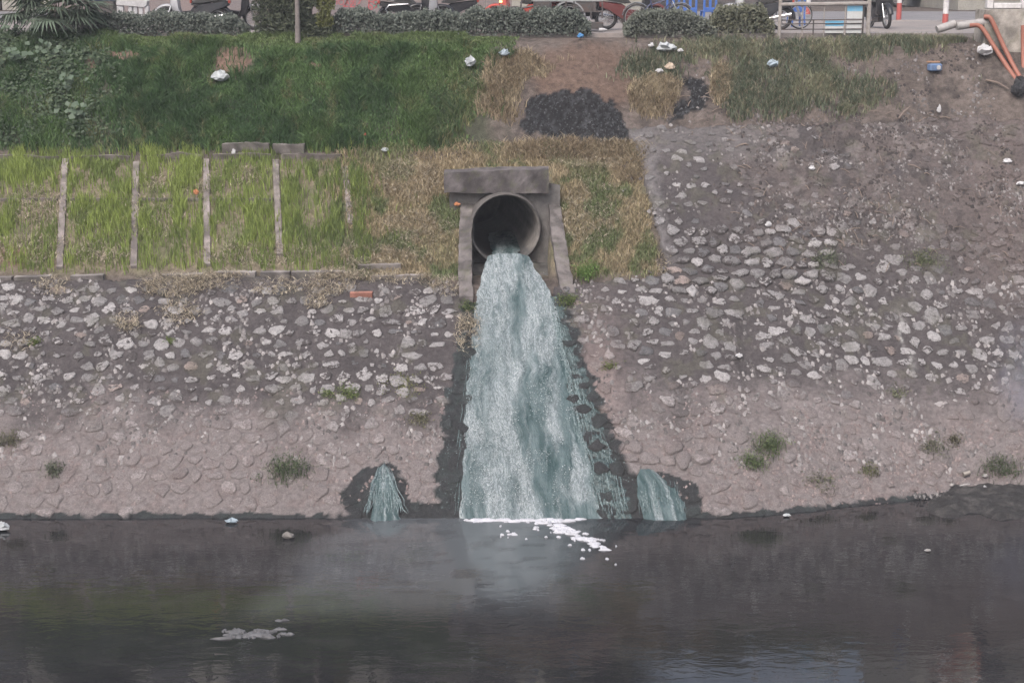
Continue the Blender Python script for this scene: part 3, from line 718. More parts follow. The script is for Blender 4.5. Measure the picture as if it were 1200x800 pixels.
flow_sheet('edge_film', [(y_, edge_at(CASC, y_, 2)-5, edge_at(WET, y_, 2)-7) for y_ in (352, 380, 420, 460, 500, 540, 580, 612, 626)], 30, 260, wc, 0.025, 14, 0.30, 0.012, mat=M['film'])
flow_sheet('side_flow', [(547, 448, 453), (556, 442, 458), (572, 437, 464), (590, 435, 469), (626, 433, 473)], 26, 70, wc, 0.06, 5, 0.9, 0.055)
flow_sheet('side_flow', [(556, 745, 770), (566, 746, 780), (580, 748, 790), (594, 752, 800), (626, 758, 808)], 34, 60, wc, 0.04, 9, 0.8, 0.05)

# separate strands running over the wet stones beside the main flow
g = np.random.default_rng(77); mb = MB()
def strand(px0, py0, n, drift, w0, up=0.012):
    P = []; x_ = px0; y_ = py0
    for k in range(n):
        if y_ > 606: break
        q = hit_fast(x_, y_); P.append((q[0], q[1]-up, q[2]+up)); x_ += drift*g.uniform(0.2, 1.8)+g.uniform(-1.3, 1.3); y_ += g.uniform(4, 7)
    if len(P) > 2:
        r = [w0*g.uniform(0.5, 1.2)*(0.35 if i in (0, len(P)-1) else 1) for i in range(len(P))]; mb.tube(P, r, 4, False)
_hy = np.arange(140, 640, 2.0)
def hit_fast(a, b_):
    d = ray(a, b_); t0, t1 = 22.0, 45.0
    for _ in range(26):
        tm = (t0+t1)/2; p = CAM+tm*d
        if p[2] < float(bank_z(p[0], p[1]))+0.06: t1 = tm
        else: t0 = tm
    p = CAM+t1*d; p[2] = float(wall_z(p[0], p[1])); return p
for k in range(150):
    yy = g.uniform(350, 590); u = g.random()**1.5
    xx = edge_at(CASC, yy, 2)-4+u*(edge_at(WET, yy, 2)-edge_at(CASC, yy, 2)-8); strand(xx, yy, int(g.uniform(4, 14)), 1.0, g.uniform(0.003, 0.009))
for k in range(26):
    yy = g.uniform(380, 590); xx = edge_at(CASC, yy, 1)+3-g.random()**2*10; strand(xx, yy, int(g.uniform(4, 12)), -0.25, g.uniform(0.003, 0.007))
for k in range(34):
    u = g.random(); strand(449+(u-.5)*14, g.uniform(548, 566), 11, (u-.45)*4.0, g.uniform(0.005, 0.011), 0.055)
for k in range(40):
    strand(g.uniform(748, 802), g.uniform(562, 590), 8, 0.6, g.uniform(0.004, 0.010), 0.045)
mb.build('strands', M['veil'], wc, True)['kind'] = 'stuff'

# foam on the river under the fall
def foam_patch(name, pts, label, cat, mat, z0=0.006, parent=None, group=None):
    mb = MB()
    for (a, b_, rx, ry) in pts:
        c0 = river_pt(a, b_); e0 = river_pt(a+rx, b_); e1 = river_pt(a, b_+ry); sx = abs(e0[0]-c0[0]); sy = abs(e1[1]-c0[1]); n = 11
        jit = [g.uniform(0.25, 1.2) for _ in range(n)]
        ring = [(c0[0]+sx*jit[k]*math.cos(2*math.pi*k/n), c0[1]+sy*jit[k]*math.sin(2*math.pi*k/n), z0) for k in range(n)]
        inn = [(c0[0]+(p[0]-c0[0])*.6, c0[1]+(p[1]-c0[1])*.6, z0+0.012+g.uniform(0, .012)) for p in ring]; low = [(p[0], p[1], -0.02) for p in ring]
        F = [(k, (k+1) % n, n+(k+1) % n, n+k) for k in range(n)]+[tuple(range(n, 2*n))]+[(2*n+k, 2*n+(k+1) % n, (k+1) % n, k) for k in range(n)]
        mb.add(ring+inn+low, F)
    o = mb.build(name, mat, parent, True); return tag(o, label, cat, group, 'stuff')
def river_pt(a, b_):
    d = ray(a, b_); t0 = -CAM[2]/d[2]; return CAM+t0*d
M['foam'] = plain('foam', (0.50, 0.50, 0.54), 0.6, 0, 0.2, 30, dirt=(0.5, 0.5, 0.52), bstr=0.6)
P = []
for k in range(46): a = g.uniform(546, 680); P.append((a, 609.3+0.5*math.sin(a)+g.uniform(-0.6, 1.6), g.uniform(4, 11), g.uniform(0.7, 1.7)))
for k in range(70):
    u = g.random()**1.1; a = 635+u*68+g.uniform(-9, 9)*(1-0.3*u); P.append((a, 607+u*34+g.uniform(-4, 4), g.uniform(2, 9), g.uniform(0.8, 2.2)))
for k in range(14): P.append((g.uniform(665, 722), g.uniform(632, 662), g.uniform(1.2, 4), g.uniform(0.5, 1.1)))
for k in range(22): P.append((g.uniform(585, 660), g.uniform(608, 632), g.uniform(1, 4), g.uniform(0.4, 0.9)))
for k in range(6): P.append((686+k*5.5, 603+k*0.7, 4, 0.8))
for k in range(5): P.append((757+k*2, 601+g.uniform(-.4, .4), 2.5, 0.6))
foam_patch('foam', P, 'white foam floating on the river below the main fall', 'foam', M['foam'])
M['scum'] = plain('grey scum', (0.125, 0.125, 0.132), 0.5, 0, 0.9, 9, dirt=(0.05, 0.05, 0.054))
P = [(292+g.normal(0, 20), 742+g.normal(0, 3.0), g.uniform(3, 9), g.uniform(0.8, 2.4)) for k in range(46)]+[(328, 737, 14, 2), (300, 744, 20, 3), (275, 741, 16, 3.5), (262, 748, 16, 1.5), (330, 727, 9, 1.2)]
foam_patch('scum_raft', P, 'flat grey scum patch drifting on the dark river', 'scum', M['scum'], 0.004)

# ------------------------------------------------------------------ concrete grid with grass on the left bank
lat = empty('concrete_grid', (-6, 6.2, 4.0), 0, 'grass-filled concrete grid of slope beams between stone wall and tall grass', 'slope grid')
bpy.context.view_layer.update()
def slope_beam(name, p0, p1, wid, proud, parent, seed, base=(0.225, 0.195, 0.185), seg=0.08):
    p0 = np.array(p0, float); p1 = np.array(p1, float); d = p1-p0; d[2] = 0; d /= np.linalg.norm(d); s_ = np.array([d[1], -d[0], 0])*wid/2
    rows = []
    K = max(2, int(np.linalg.norm(p1-p0)/0.4))
    for k in range(K+1):
        p = p0+(p1-p0)*k/K; p[2] = float(bank_z(p[0], p[1]))-0.05
        up = np.array([0, -0.3, 0.95])
        rows.append([p-s_-0.1*up, p-s_+proud*up, p+s_+proud*up, p+s_-0.1*up])
    return rough_prism(name, rows, parent, base, 0.010, seed, seg=seg)
for k, (xt, xb, y0, y1) in enumerate([(77, 70, 187, 314), (160, 157, 190, 312), (242, 243, 187, 310), (323, 328, 188, 298), (404, 411, 195, 262)]):
    slope_beam('slope_beam', hit(xt, y0), hit(xb, y1), 0.125, 0.066, lat, 30+k)
slope_beam('slope_beam', hit(-14, 186), hit(-10, 314), 0.125, 0.066, lat, 37)
for k, (xa, xb) in enumerate([(-40, 68), (82, 153), (165, 238), (250, 320)]):
    slope_beam('cross_beam', hit(xa, 232), hit(xb, 232), 0.10, 0.045, lat, 40+k)
for k, (xa, xb, yy) in enumerate([(-40, 70, 184), (84, 152, 184), (168, 236, 183), (250, 318, 182), (330, 400, 182)]):
    slope_beam('cross_beam', hit(xa, yy), hit(xb, yy), 0.14, 0.07, lat, 50+k)
for k, (xa, xb, yy) in enumerate([(-45, 15, 327), (18, 60, 326), (84, 122, 325), (190, 238, 324), (255, 300, 321), (306, 340, 321), (342, 405, 320), (436, 496, 325), (420, 470, 312)]):
    slope_beam('kerb_block', hit(xa, yy), hit(xb, yy-1), 0.20, 0.095, lat, 60+k, (0.26, 0.235, 0.225))
for k, (xa, xb, yy) in enumerate([(262, 317, 172), (322, 358, 172)]):
    slope_beam('top_slab', hit(xa, yy), hit(xb, yy), 0.34, 0.12, lat, 75+k, (0.21, 0.19, 0.18))
o = slope_beam('brick_slab', hit(411, 347), hit(437, 347), 0.22, 0.14, None, 80, (0.36, 0.17, 0.13)); o.name = 'clay_brick'
tag(o, 'reddish clay brick lying half under straw on the stone wall', 'brick')

# ------------------------------------------------------------------ grass, straw, leaves
def blades(name, P, length, width, lean, col, mat, label=None, cat=None, kind='stuff', parent=None, flat=0.0):
    n = len(P); th = rng.uniform(0, 2*np.pi, n); ph = rng.uniform(0, 2*np.pi, n)
    sd_ = np.stack([np.cos(th), np.sin(th)*0.6, 0*th], 1); ld = np.stack([np.cos(ph), np.sin(ph), 0*ph], 1)*lean[:, None]
    up = np.tile(np.array([0, -0.12, 1.0]), (n, 1))*(1-flat)+np.array([0, 0, 0.12])*flat
    w_ = width[:, None]; L = length[:, None]
    mid = P+L*0.55*(up+ld*0.35); tip = P+L*(up*0.92+ld*1.0)
    V = np.stack([P-sd_*w_/2, P+sd_*w_/2, mid-sd_*w_*0.42, mid+sd_*w_*0.42, tip], 1).reshape(-1, 3)
    b_ = np.arange(n)[:, None]*5
    me = fast_mesh(name, V, [b_+np.array([[0, 1, 3, 2]]), b_+np.array([[2, 3, 4]])], np.repeat(col, 5, 0))
    o = link(name, me, mat, parent)
    return tag(o, label, cat, None, kind)
def scatter(n, x0, x1, y0, y1, dens):
    x = rng.uniform(x0, x1, n); y = rng.uniform(y0, y1, n); z = bank_z(x, y)-0.05
    px, py = pix(x, y, z); k = rng.random(n) < dens(x, y, px, py)
    return x[k], y[k], z[k], px[k], py[k]
def mixcol(a, b_, t): return np.array(a)[None]*(1-t[:, None])+np.array(b_)[None]*t[:, None]
def outfall_free(x, y): return ~((x > -1.07) & (x < 1.02+(6.74-y)*0.1) & (y > 4.3) & (y < 6.98))

def dens_lush(x, y, px, py):
    wob = (fbm(x*2.4, y*2.4, 6, 4)-0.5)*60
    d = sstep(585, 540, px+wob+0.35*(py-110))*sstep(181, 172, py)*sstep(30, 40, py)
    hole = np.maximum.reduce([1.5*blob(px+wob*.3, py, 273, 72, 24, 20), 1.2*blob(px+wob*.5, py, 145, 66, 24, 8), 0.8*blob(px+wob*.5, py, 368, 76, 11, 8), 0.85*blob(px, py, 105, 70, 20, 12), 0.8*blob(px+wob*.5, py, 120, 57, 25, 4)])
    d = d*(1-0.95*sstep(0.25, 0.85, hole+(fbm(x*5, y*5, 16, 3)-.5)*.7))
    d = d*np.where(px < 130, 0.55, 1.0)
    return d*(0.4+0.6*sstep(0.3, 0.55, fbm(x*1.6, y*1.6, 19, 3)))
x, y, z, px, py = scatter(240000, -11.5, 0.4, 7.9, 11.7, dens_lush)
n_ = fbm(x*1.4, y*1.4, 23, 4); n2_ = fbm(x*4, y*4, 29, 3); n = len(x)
c = mixcol((0.058, 0.108, 0.046), (0.112, 0.182, 0.066), np.clip(sstep(0.3, 0.7, n_)+rng.normal(0, 0.22, n), 0, 1))
top = sstep(62, 48, py+(n2_-0.5)*14)*sstep(95, 160, px); c = c*(1-0.75*top[:, None])+np.array([0.165, 0.215, 0.090])*0.75*top[:, None]
yl = sstep(0.6, 0.75, n2_)*0.6+sstep(470, 560, px)*sstep(55, 90, py)*0.5; yl = np.clip(yl*(rng.random(n) < 0.6), 0, 1)
c = c*(1-yl[:, None])+np.array([0.22, 0.205, 0.11])*yl[:, None]; c *= rng.uniform(0.5, 1.5, (n, 1))
lenv = (0.09+0.22*sstep(0.42, 0.7, fbm(x*2.6, y*2.6, 37, 3)))*rng.uniform(0.6, 1.3, n)*(1-0.45*top)
blades('tall_grass', np.stack([x, y, z], 1), lenv, rng.uniform(0.014, 0.028, n), rng.uniform(0.15, 0.95, n), c, M['blade'], 'dense tall green grass on the upper left bank below the hedge', 'grass')

beams = [(77, 70), (160, 157), (242, 243), (323, 328), (404, 411)]
def dens_grid(x, y, px, py):
    d = sstep(168, 178, py)*(1-sstep(312, 326, py))*sstep(470, 400, px+(fbm(x*3, y*3, 4, 3)-0.5)*80)
    for a, b_ in beams:
        xb = a+(b_-a)*(py-187)/127; d = d*np.where((np.abs(px-xb) < 5) & (py > 190), 0.12, 1)
    d = d*np.where((np.abs(py-231) < 3) & (px < 330), 0.25, 1)
    dry = sstep(262, 300, py)*0.55
    return d*(0.16+0.84*sstep(0.42, 0.60, fbm(x*3.0, y*1.8, 47, 3)))*(1-dry)*0.8*outfall_free(x, y)
x, y, z, px, py = scatter(100000, -11, -1.0, 4.4, 8.4, dens_grid); n = len(x)
n_ = fbm(x*1.9, y*1.9, 53, 4)
c = mixcol((0.180, 0.230, 0.075), (0.275, 0.335, 0.095), np.clip(sstep(0.35, 0.65, n_)+rng.normal(0, 0.25, n), 0, 1)); c *= rng.uniform(0.6, 1.35, (n, 1))
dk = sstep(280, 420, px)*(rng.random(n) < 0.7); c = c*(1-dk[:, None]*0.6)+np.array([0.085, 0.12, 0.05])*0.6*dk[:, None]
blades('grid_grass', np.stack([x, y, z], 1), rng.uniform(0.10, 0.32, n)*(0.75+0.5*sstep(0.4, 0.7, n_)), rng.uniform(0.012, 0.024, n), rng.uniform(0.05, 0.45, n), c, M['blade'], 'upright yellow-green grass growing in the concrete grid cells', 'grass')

def dens_short(x, y, px, py):
    m1 = sstep(166, 178, py)*(1-sstep(322, 333, py))*sstep(365, 440, px)*sstep(552, 535, px)
    m2 = sstep(168, 180, py)*sstep(200, 190, py)*sstep(400, 450, px)*sstep(760, 735, px)
    m3 = sstep(640, 655, px)*sstep(166, 180, py)*(1-sstep(312, 330, py))*(px < 738+(py-160)*0.24+6*(fbm(x*5, y*5, 8, 3)-0.5)*4)
    m4 = 0.6*sstep(200, 190, py)*sstep(510, 520, px)*sstep(660, 650, px)*sstep(164, 172, py)
    return np.clip(m1+m2+m3+m4, 0, 1)*outfall_free(x, y)
x, y, z, px, py = scatter(80000, -4.5, 3.2, 4.4, 8.6, dens_short); n = len(x)
n_ = fbm(x*2.2, y*2.2, 59, 4)
g_ = np.clip(sstep(0.42, 0.58, n_)*0.95+rng.normal(0, 0.2, n)-0.65*blob(px, py, 700, 185, 60, 22)-0.45*blob(px, py, 480, 200, 80, 25)+0.3*blob(px, py, 700, 260, 40, 40)+0.35*blob(px, py, 520, 300, 25, 30), 0, 1)
c = mixcol((0.40, 0.325, 0.215), (0.165, 0.205, 0.095), g_)*rng.uniform(0.5, 1.35, (n, 1))
blades('short_grass', np.stack([x, y, z], 1), rng.uniform(0.05, 0.17, n), rng.uniform(0.013, 0.024, n), rng.uniform(0.2, 1.1, n), c, M['blade'], 'short patchy green and dry grass round the drain outfall', 'grass')

def dens_right(x, y, px, py):
    w1 = (fbm(x*2.3, y*2.3, 63, 4)-0.5)*60
    m = np.maximum.reduce([blob(px+w1, py, 900, 100, 80, 38), 0.9*blob(px+w1, py, 770, 75, 38, 22), 0.9*blob(px+w1, py, 1075, 48, 45, 15), 0.7*blob(px+w1, py, 1010, 110, 40, 22), 0.8*blob(px+w1, py, 850, 60, 60, 14), 0.7*blob(px, py, 950, 62, 40, 14), 0.6*blob(px, py, 985, 130, 30, 12), 0.7*blob(px+w1, py, 1000, 60, 50, 14)])
    h = np.maximum(blob(px, py, 812, 112, 22, 22), 0)
    return 1.0*sstep(0.15, 0.70, m-0.6*h+(fbm(x*4.5, y*4.5, 68, 3)-.5)*.5)*sstep(148, 140, py)*(0.3+0.7*sstep(0.40, 0.58, fbm(x*3.5, y*3.5, 67, 3)))
x, y, z, px, py = scatter(170000, 1.8, 11, 8.3, 11.7, dens_right); n = len(x)
n_ = fbm(x*2, y*2, 69, 4)
c = mixcol((0.125, 0.148, 0.10), (0.24, 0.245, 0.16), np.clip(sstep(0.38, 0.66, n_)+rng.normal(0, 0.2, n), 0, 1))*rng.uniform(0.55, 1.35, (n, 1)); dr_ = rng.random(n) < 0.16; c[dr_] = np.array([0.33, 0.28, 0.20])*rng.uniform(.6, 1.1, (int(dr_.sum()), 1))
blades('bank_grass', np.stack([x, y, z], 1), rng.uniform(0.06, 0.22, n), rng.uniform(0.014, 0.026, n), rng.uniform(0.15, 0.9, n), c, M['blade'], 'ragged grey-green grass on the upper right bank below the metal fence', 'grass')

# scorched straw-coloured grass round the ash
def dens_dry(x, y, px, py):
    w1 = (fbm(x*2.6, y*2.6, 73, 4)-0.5)*36
    m = np.maximum.reduce([blob(px+w1, py, 588, 105, 30, 42), blob(px+w1, py, 610, 80, 36, 18), 0.9*blob(px+w1, py, 770, 115, 34, 28), 0.8*blob(px, py, 845, 100, 16, 30), blob(px+w1, py, 672, 178, 90, 14), 0.35*blob(px, py, 665, 70, 40, 12), 0.7*blob(px+w1, py, 740, 200, 22, 40)])
    ash = ash_in(x, y, px, py)
    return sstep(0.3, 0.65, m)*(ash < 0.45)
x, y, z, px, py = scatter(120000, -1.5, 5.5, 7.4, 11.2, dens_dry); n = len(x)
c = mixcol((0.30, 0.235, 0.16), (0.43, 0.36, 0.25), np.clip(fbm(x*3, y*3, 79, 3)*1.6-0.4+rng.normal(0, 0.2, n), 0, 1))*rng.uniform(0.45, 1.25, (n, 1))
blades('scorched_grass', np.stack([x, y, z], 1), rng.uniform(0.07, 0.24, n), rng.uniform(0.012, 0.022, n), rng.uniform(0.3, 1.2, n), c, M['straw'], 'scorched straw-coloured grass round the black ash patch', 'grass')

# cut straw lying on the grid and over the wall top
SP = [(200, 345, 36, 14, 1), (235, 340, 30, 10, 1), (150, 385, 14, 12, .8), (210, 375, 25, 14, .7), (60, 345, 20, 10, .5), (262, 335, 26, 12, .8), (410, 328, 42, 10, 1), (385, 345, 30, 10, .7), (525, 345, 22, 12, 1), (548, 400, 14, 24, .6), (470, 335, 40, 7, .7), (320, 345, 30, 10, .5), (370, 362, 16, 8, .6),
      (40, 296, 60, 16, .6), (110, 300, 40, 12, .5), (290, 208, 22, 10, .7), (300, 300, 60, 14, .45), (480, 215, 40, 22, .6), (490, 270, 40, 18, .6), (440, 305, 60, 14, .6), (150, 260, 60, 26, .25), (220, 215, 60, 16, .25), (40, 245, 40, 20, .35), (700, 185, 60, 16, .6), (690, 250, 40, 40, .3), (780, 315, 12, 14, .5), (690, 40, 20, 6, .3), (650, 92, 50, 20, .4), (20, 410, 18, 12, .4)]
def dens_straw(x, y, px, py):
    m = 0*x
    for a, b_, rx, ry, k in SP: m = np.maximum(m, k*sstep(0.15, 0.65, blob(px, py, a, b_, rx, ry)))
    return m*(0.3+0.7*sstep(0.42, 0.55, fbm(x*4, y*4, 83, 3)))*outfall_free(x, y)
x, y, z, px, py = scatter(260000, -10.5, 3.2, 3.0, 8.6, dens_straw); n = len(x)
z = np.where(py > 330, wall_z(x, y)+rng.uniform(0.01, 0.09, n), z+rng.uniform(0.03, 0.10, n))
c = mixcol((0.30, 0.255, 0.195), (0.54, 0.47, 0.36), rng.random(n))*rng.uniform(0.7, 1.1, (n, 1))
blades('straw', np.stack([x, y, z], 1), rng.uniform(0.10, 0.34, n), rng.uniform(0.010, 0.018, n), rng.uniform(0.5, 1.1, n), c, M['straw'], 'loose cut straw strewn over the wall top and grid', 'straw', flat=0.85)

def leaf_mesh(name, P, nrm, size, col, parent, mat=None, aspect=0.5, label=None, cat=None, kind=None):
    n = len(P); a = rng.normal(size=(n, 3)); nrm = nrm/np.linalg.norm(nrm, axis=1, keepdims=True)
    u = a-nrm*(a*nrm).sum(1, keepdims=True); u /= np.linalg.norm(u, axis=1, keepdims=True); v = np.cross(nrm, u); s_ = size[:, None]
    fold = nrm*s_*0.15
    V = np.stack([P-u*s_*.5, P+v*s_*.5*aspect+fold, P+u*s_*.5, P-v*s_*.5*aspect+fold], 1).reshape(-1, 3); b_ = np.arange(n)[:, None]*4
    me = fast_mesh(name, V, [b_+np.array([[0, 1, 2, 3]])], np.repeat(col, 4, 0))
    o = link(name, me, mat or M['leaf'], parent); return tag(o, label, cat, None, kind)
# creeping vine leaves at the far left
def dens_vine(x, y, px, py):
    return sstep(150, 90, px+(fbm(x*3, y*3, 87, 3)-0.5)*90)*sstep(28, 40, py)*sstep(176, 160, py)*(0.25+0.75*sstep(0.45, 0.55, fbm(x*2.5, y*2.5, 89, 3)))
x, y, z, px, py = scatter(22000, -12, -6.5, 8.0, 11.8, dens_vine); n = len(x)
nr = np.stack([rng.normal(0, .35, n), -0.6+rng.normal(0, .3, n), np.full(n, 0.8)], 1)
c = mixcol((0.045, 0.068, 0.040), (0.10, 0.135, 0.075), np.clip(rng.normal(0.35, 0.3, n), 0, 1))
leaf_mesh('creeping_vine', np.stack([x, y, z+rng.uniform(0.03, 0.22, n)], 1), nr, rng.uniform(0.04, 0.10, n), c, None, aspect=0.8, label='mat of small creeping vine leaves on the bank under the fan palm', cat='vine', kind='stuff')

# ------------------------------------------------------------------ street at the top of the bank
SZ = ST+0.05
def sheet(name, x0, x1, y0, y1, ztop, thick, mat, seed=0):
    mb = MB(); mb.box(((x0+x1)/2, (y0+y1)/2, ztop-thick/2), (x1-x0, y1-y0, thick)); return tag(mb.build(name, mat), kind='structure')
sheet('pavement', -150, 150, 11.95, 21.2, SZ, 0.11, M['pavement'])
kerb = empty('kerb', (0, 21.3, ST)); tag(kerb, kind='structure')
k0 = MB(); k0.box((0, 0, 0), (0.98, 0.2, 0.22), ch=0.02); kb = k0.build('kerb_stone', M['pavement'], kerb); kb.location = (-20, 0, -0.035)
for k in range(1, 41): c_ = kb.copy(); COL.objects.link(c_); c_.parent = kerb; c_.location = (-20+k, 0, -0.035)
mb = MB(); mb.box((0, 28.5, ST-0.05+0.004), (300, 14.1, 0.02)); tag(mb.build('road', M['asphalt']), kind='structure')
def stp(px_, py_, dz=0.0):
    d = ray(px_, py_); t_ = (SZ-CAM[2])/d[2]; return CAM+t_*d
def xat(px_, Y):  # world x of a pixel column at depth Y near street height
    d = ray(px_, 20); return float(d[0]*(Y-CAM[1])/d[1])

# ---- vehicles
def wheel(parent, c, r, kind='moto', tyre_r=0.045):
    w_ = MB().torus((0, 0, 0), r-tyre_r, tyre_r, n=28, m=8).build('wheel', M['rubber'], parent, True); w_.location = c; w_.name = 'wheel'
    rm = MB().torus((0, 0, 0), r-tyre_r*2.0, 0.014, n=28, m=6, wide=1.4)
    ns = 9 if kind == 'moto' else 18
    for k in range(ns):
        a_ = 2*math.pi*k/ns; rm.tube([(0.03*math.cos(a_), 0.012*(-1)**k, 0.03*math.sin(a_)), ((r-tyre_r*2)*math.cos(a_+.12), 0, (r-tyre_r*2)*math.sin(a_+.12))], 0.006 if kind == 'moto' else 0.0025, 4, False)
    rm.tube([(0, -0.06, 0), (0, 0.06, 0)], 0.035 if kind == 'moto' else 0.018, 10)
    rm.build('rim', M['steel'], w_, True)
    return w_
def motorbike(px_, Y, heading, body, shield, label, lit=False, crash=False, tilt=0.06, white_fender=False):
    t_ = empty('motorbike', (xat(px_, Y), Y, SZ), heading, label, 'motorbike', 'motorbikes parked behind the hedge')
    t_.rotation_euler = (tilt, 0, heading)
    r = 0.285
    wheel(t_, (0.62, 0, r), r); wheel(t_, (-0.60, 0, r), r)
    MB().prism([(0.40, 0.34), (0.52, 0.62), (0.50, 0.86), (0.43, 0.95), (0.34, 0.86), (0.30, 0.52), (0.22, 0.34)], 0.36, 0.04).build('leg_shield', shield, t_, True)
    MB().prism([(0.30, 0.30), (0.30, 0.46), (-0.02, 0.50), (-0.22, 0.64), (-0.86, 0.72), (-0.90, 0.62), (-0.52, 0.46), (-0.28, 0.30), (-0.1, 0.22)], 0.22, 0.04).build('body', body, t_, True)
    MB().prism([(0.02, 0.66), (-0.10, 0.76), (-0.5, 0.79), (-0.80, 0.83), (-0.84, 0.76), (-0.5, 0.70), (-0.15, 0.64)], 0.26, 0.04).build('seat', M['seat'], t_, True)
    MB().prism([(0.18, 0.16), (0.20, 0.32), (-0.12, 0.36), (-0.28, 0.26), (-0.18, 0.14)], 0.20, 0.03).build('engine', M['darksteel'], t_, True)
    mb = MB()
    for s_ in (-0.07, 0.07): mb.tube([(0.62, s_, r), (0.47, s_, 0.72), (0.40, s_*0.6, 0.95)], 0.02, 8)
    mb.build('fork', M['chrome'], t_, True)
    MB().torus((0.62, 0, r), r+0.035, 0.05, n=16, m=8, a0=R(15), a1=R(165), wide=1.4).build('front_fender', M['silver_paint'] if white_fender else body, t_, True)
    MB().torus((-0.60, 0, r), r+0.04, 0.05, n=12, m=8, a0=R(70), a1=R(185), wide=1.4).build('rear_fender', M['black_paint'], t_, True)
    MB().tube([(0.1, 0.14, 0.22), (-0.2, 0.16, 0.24), (-0.35, 0.17, 0.28), (-0.85, 0.19, 0.38)], [0.02, 0.022, 0.05, 0.045], 10).build('exhaust', M['chrome'], t_, True)
    MB().tube([(0.36, -0.36, 1.0), (0.42, -0.2, 1.03), (0.44, 0, 0.98), (0.42, 0.2, 1.03), (0.36, 0.36, 1.0)], 0.016, 8).build('handlebar', M['black_paint'], t_, True)
    hl = MB().prism([(0.42, 0.88), (0.52, 0.92), (0.52, 1.02), (0.40, 1.06), (0.34, 0.96)], 0.24, 0.04).build('headlight', shield, t_, True)
    MB().disc((0.525, 0, 0.97), 0.055, 14, 'y', 0.05).build('lens', M['glass'], hl)
    for s_ in (-1, 1):
        MB().tube([(0.40, s_*0.24, 1.02), (0.36, s_*0.30, 1.18)], 0.008, 6).box((0.36, s_*0.33, 1.22), (0.03, 0.13, 0.09), ch=0.015).build('mirror', M['black_paint'], t_)
        MB().box((0.46, s_*0.17, 0.80 if not lit else 0.69), (0.07, 0.06, 0.05), ch=0.015).build('indicator', M['lit'] if lit and s_ == 1 else M['orange_cloth'], t_)
    MB().box((-0.90, 0, 0.70), (0.05, 0.16, 0.08), ch=0.015).build('tail_light', M['red_paint'], t_)
    MB().tube([(-0.55, 0.12, 0.74), (-0.92, 0.12, 0.80), (-0.98, 0, 0.81), (-0.92, -0.12, 0.80), (-0.55, -0.12, 0.74)], 0.013, 8).build('grab_rail', M['chrome'], t_, True)
    MB().tube([(-0.05, -0.1, 0.2), (-0.02, -0.22, 0.0)], 0.012, 6).build('kickstand', M['darksteel'], t_)
    if crash:
        MB().tube([(0.10, -0.16, 0.30), (-0.55, -0.2, 0.34), (-0.70, -0.2, 0.42), (-0.74, -0.2, 0.54), (-0.66, -0.2, 0.64), (-0.2, -0.17, 0.66)], 0.02, 8).build('guard_bar', M['chrome'], t_, True)
    return t_
motorbike(226, 13.3, math.pi, M['black_paint'], M['silver_paint'], 'black motorbike with silver leg shield next to the white plastic bench', white_fender=True)
motorbike(268, 13.9, 0.15, M['black_paint'], M['black_paint'], 'dark motorbike half hidden by the hedge end and conifer', white_fender=True)
motorbike(488, 13.2, 0.1, M['black_paint'], M['silver_paint'], 'black motorbike with looped chrome guard bar by the painted wall', crash=True)
motorbike(610, 13.4, math.pi-0.25, M['red_paint'], M['red_paint'], 'red motorbike with a lit amber indicator beside the cargo tricycle', lit=True)
motorbike(1030, 15.3, -math.pi/2+0.12, M['black_paint'], M['black_paint'], 'black motorbike parked between the metal fence and a striped post')

